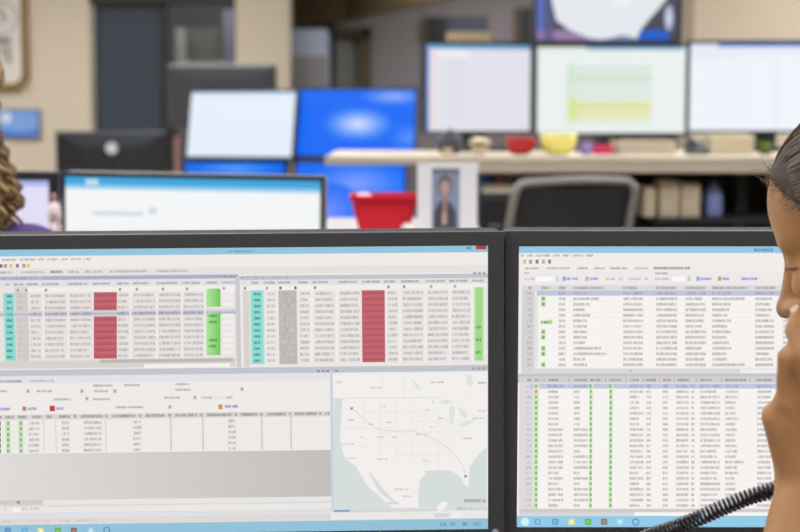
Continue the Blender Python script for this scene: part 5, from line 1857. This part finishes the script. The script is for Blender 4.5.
# ---- curly haired woman of the second row, at the left edge
HW = P(-52, 104, 2.48)
HDW = Head(HW, (0.30, 0.95), 8)
wdir = (0.15, 0.99)
fW = np.array((0.15, 0.99, 0)); fW /= np.linalg.norm(fW)
lW = np.array((-fW[1], fW[0], 0))
neckW = np.array(HW) + V3(-0.02, -0.05, -0.19)
hipsW = V3(neckW[0] - 0.02, neckW[1] - 0.12, 0.56)
chestW = neckW + V3(-0.01, -0.03, -0.20)
shW = [neckW - V3(0, 0.0, 0.07) + lW * 0.165, neckW - V3(0, 0.0, 0.07) - lW * 0.165]
elW = [shW[0] + V3(-0.05, 0.10, -0.26), shW[1] + V3(0.05, 0.10, -0.26)]
wrW = [elW[0] + V3(0.08, 0.16, 0.06), elW[1] + V3(-0.10, 0.14, 0.06)]
knW = [hipsW + fW * 0.40 + lW * 0.11, hipsW + fW * 0.40 - lW * 0.11]
ftW = [V3(k_[0], k_[1] + 0.02, 0.085) for k_ in knW]


def hands_W(A):
    for w2, sg in ((wrW[0], 1), (wrW[1], -1)):
        dd = V3(0, 1, -0.05)
        sd = V3(1, 0, 0)
        A.cap(w2, w2 + dd * 0.06, 0.024, 0.03, 0.015)
        for i, ln_ in enumerate((0.06, 0.075, 0.08, 0.07)):
            b = w2 + dd * 0.085 + sd * (i - 1.5) * 0.02
            A.cap(w2 + dd * 0.03 + sd * (i - 1.5) * 0.01, b, 0.016, 0.011, 0.01)
            A.cap(b, b + dd * ln_ + V3(0, 0, -0.01), 0.0100, 0.008, 0.003)
        A.cap(w2 + dd * 0.02, w2 + dd * 0.08 + sd * 0.055 * sg, 0.016, 0.009, 0.008)


pw, winv = person_seated('woman with long curly blond brown hair in a purple top at the left edge', HDW, hipsW, chestW, neckW, wdir, shW, elW, wrW, knW, ftW, M_SKIN2,
                         mat('purple_knit', (84, 62, 112), 0.9, var=0.15, scale=120), mat('dark_trousers', (52, 52, 60), 0.85), 0.006,
                         (tuple(np.array((hipsW[0] - 0.42, hipsW[1] - 0.3, 0.0))), tuple(np.array((hipsW[0] + 0.42, hipsW[1] + 0.72, 1.42)))), hands_W, sleeve=1.0)
before = set(bpy.data.objects)
HDW.face_parts(None, M_HAIRCAP, M_EYE)
for o in set(bpy.data.objects) - before:
    if o.parent is None:
        adopt(o, pw, winv)
G = Field(HW - Vector((0.2, 0.2, 0.34)), HW + Vector((0.2, 0.2, 0.2)), 0.006)
G.ell(HDW.w(-12, 0, 38), (98 * s, 84 * s, 84 * s), HDW.R, 0.01)
G.ell(HDW.w(-50, 0, -60), (62 * s, 84 * s, 120 * s), HDW.R, 0.03)
nw = HDW.R @ np.array((-0.85, 0, 0.53))
p0 = HDW.w(48, 0, 60)
ax = [G.lo[k] + G.h * np.arange(G.n[k], dtype=np.float32) for k in range(3)]
X, Y, Z = np.meshgrid(*ax, indexing='ij')
G.F = np.maximum(G.F, -((X - p0[0]) * nw[0] + (Y - p0[1]) * nw[1] + (Z - p0[2]) * nw[2]).astype(np.float32))
adopt(G.build('hair', mat('golden_brown_hair', (112, 84, 52), 0.6, var=0.4, scale=50, bump=0.8)), pw, winv)
m = MB()
wc = [(176, 140, 92), (142, 108, 66), (120, 90, 56), (200, 166, 116), (156, 122, 80)]
for k in range(240):
    az = rh.uniform(1.0, 2 * math.pi - 1.0)
    r0_ = rh.uniform(0.8, 1.02)
    cx_, cy_ = -20 + 88 * math.cos(az) * r0_, 84 * math.sin(az) * r0_
    ztop_ = rh.uniform(-10, 70)
    zbot_ = rh.uniform(-230, -160)
    ph = rh.uniform(0, 6.28)
    turns = rh.uniform(5, 8)
    pts = []
    for i in range(46):
        f_ = i / 45
        z_ = ztop_ + (zbot_ - ztop_) * f_
        sp = 1.0 - 0.35 * max(0, (z_ - 10) / 80) + 0.66 * min(1, max(0, (-z_ - 35) / 110))
        rr = 9 * min(1, f_ * 5)
        pts.append(HDW.w(cx_ * sp - 12 * f_ + rr * math.cos(ph + turns * 6.28 * f_), cy_ * sp + rr * math.sin(ph + turns * 6.28 * f_), z_))
    m.tube(pts, 0.0042, 0.0028, 4, lin(rh.choice(wc)))
for k in range(420):
    az = rh.uniform(-math.pi, math.pi)
    el0 = rh.uniform(0.9, 1.55)
    el1 = rh.uniform(-0.1, 0.4) if abs(az) > 0.75 else rh.uniform(0.75, 0.95)
    if el1 > el0 - 0.1:
        continue
    ph = rh.uniform(0, 6.28)
    pts = []
    for i in range(16):
        f_ = i / 15
        e_ = el0 + (el1 - el0) * f_
        a2 = az + 0.07 * math.sin(ph + 9 * f_)
        lf = 1.03 + 0.03 * math.sin(ph * 2 + 11 * f_)
        pts.append(HDW.w(-12 + 98 * lf * math.cos(a2) * math.cos(e_), 84 * lf * math.sin(a2) * math.cos(e_), 38 + 84 * lf * math.sin(e_)))
    m.tube(pts, 0.0036, 0.003, 4, lin(rh.choice(wc)))
o = m.build('hair_curls', M_HAIR)
o['kind'] = 'stuff'
adopt(o, pw, winv)
office_chair('dark office chair under the curly haired woman', (hipsW[0], hipsW[1], 0), math.atan2(wdir[1], wdir[0]) - math.pi / 2, 0.435, 0.95, 0.42, 0.42)
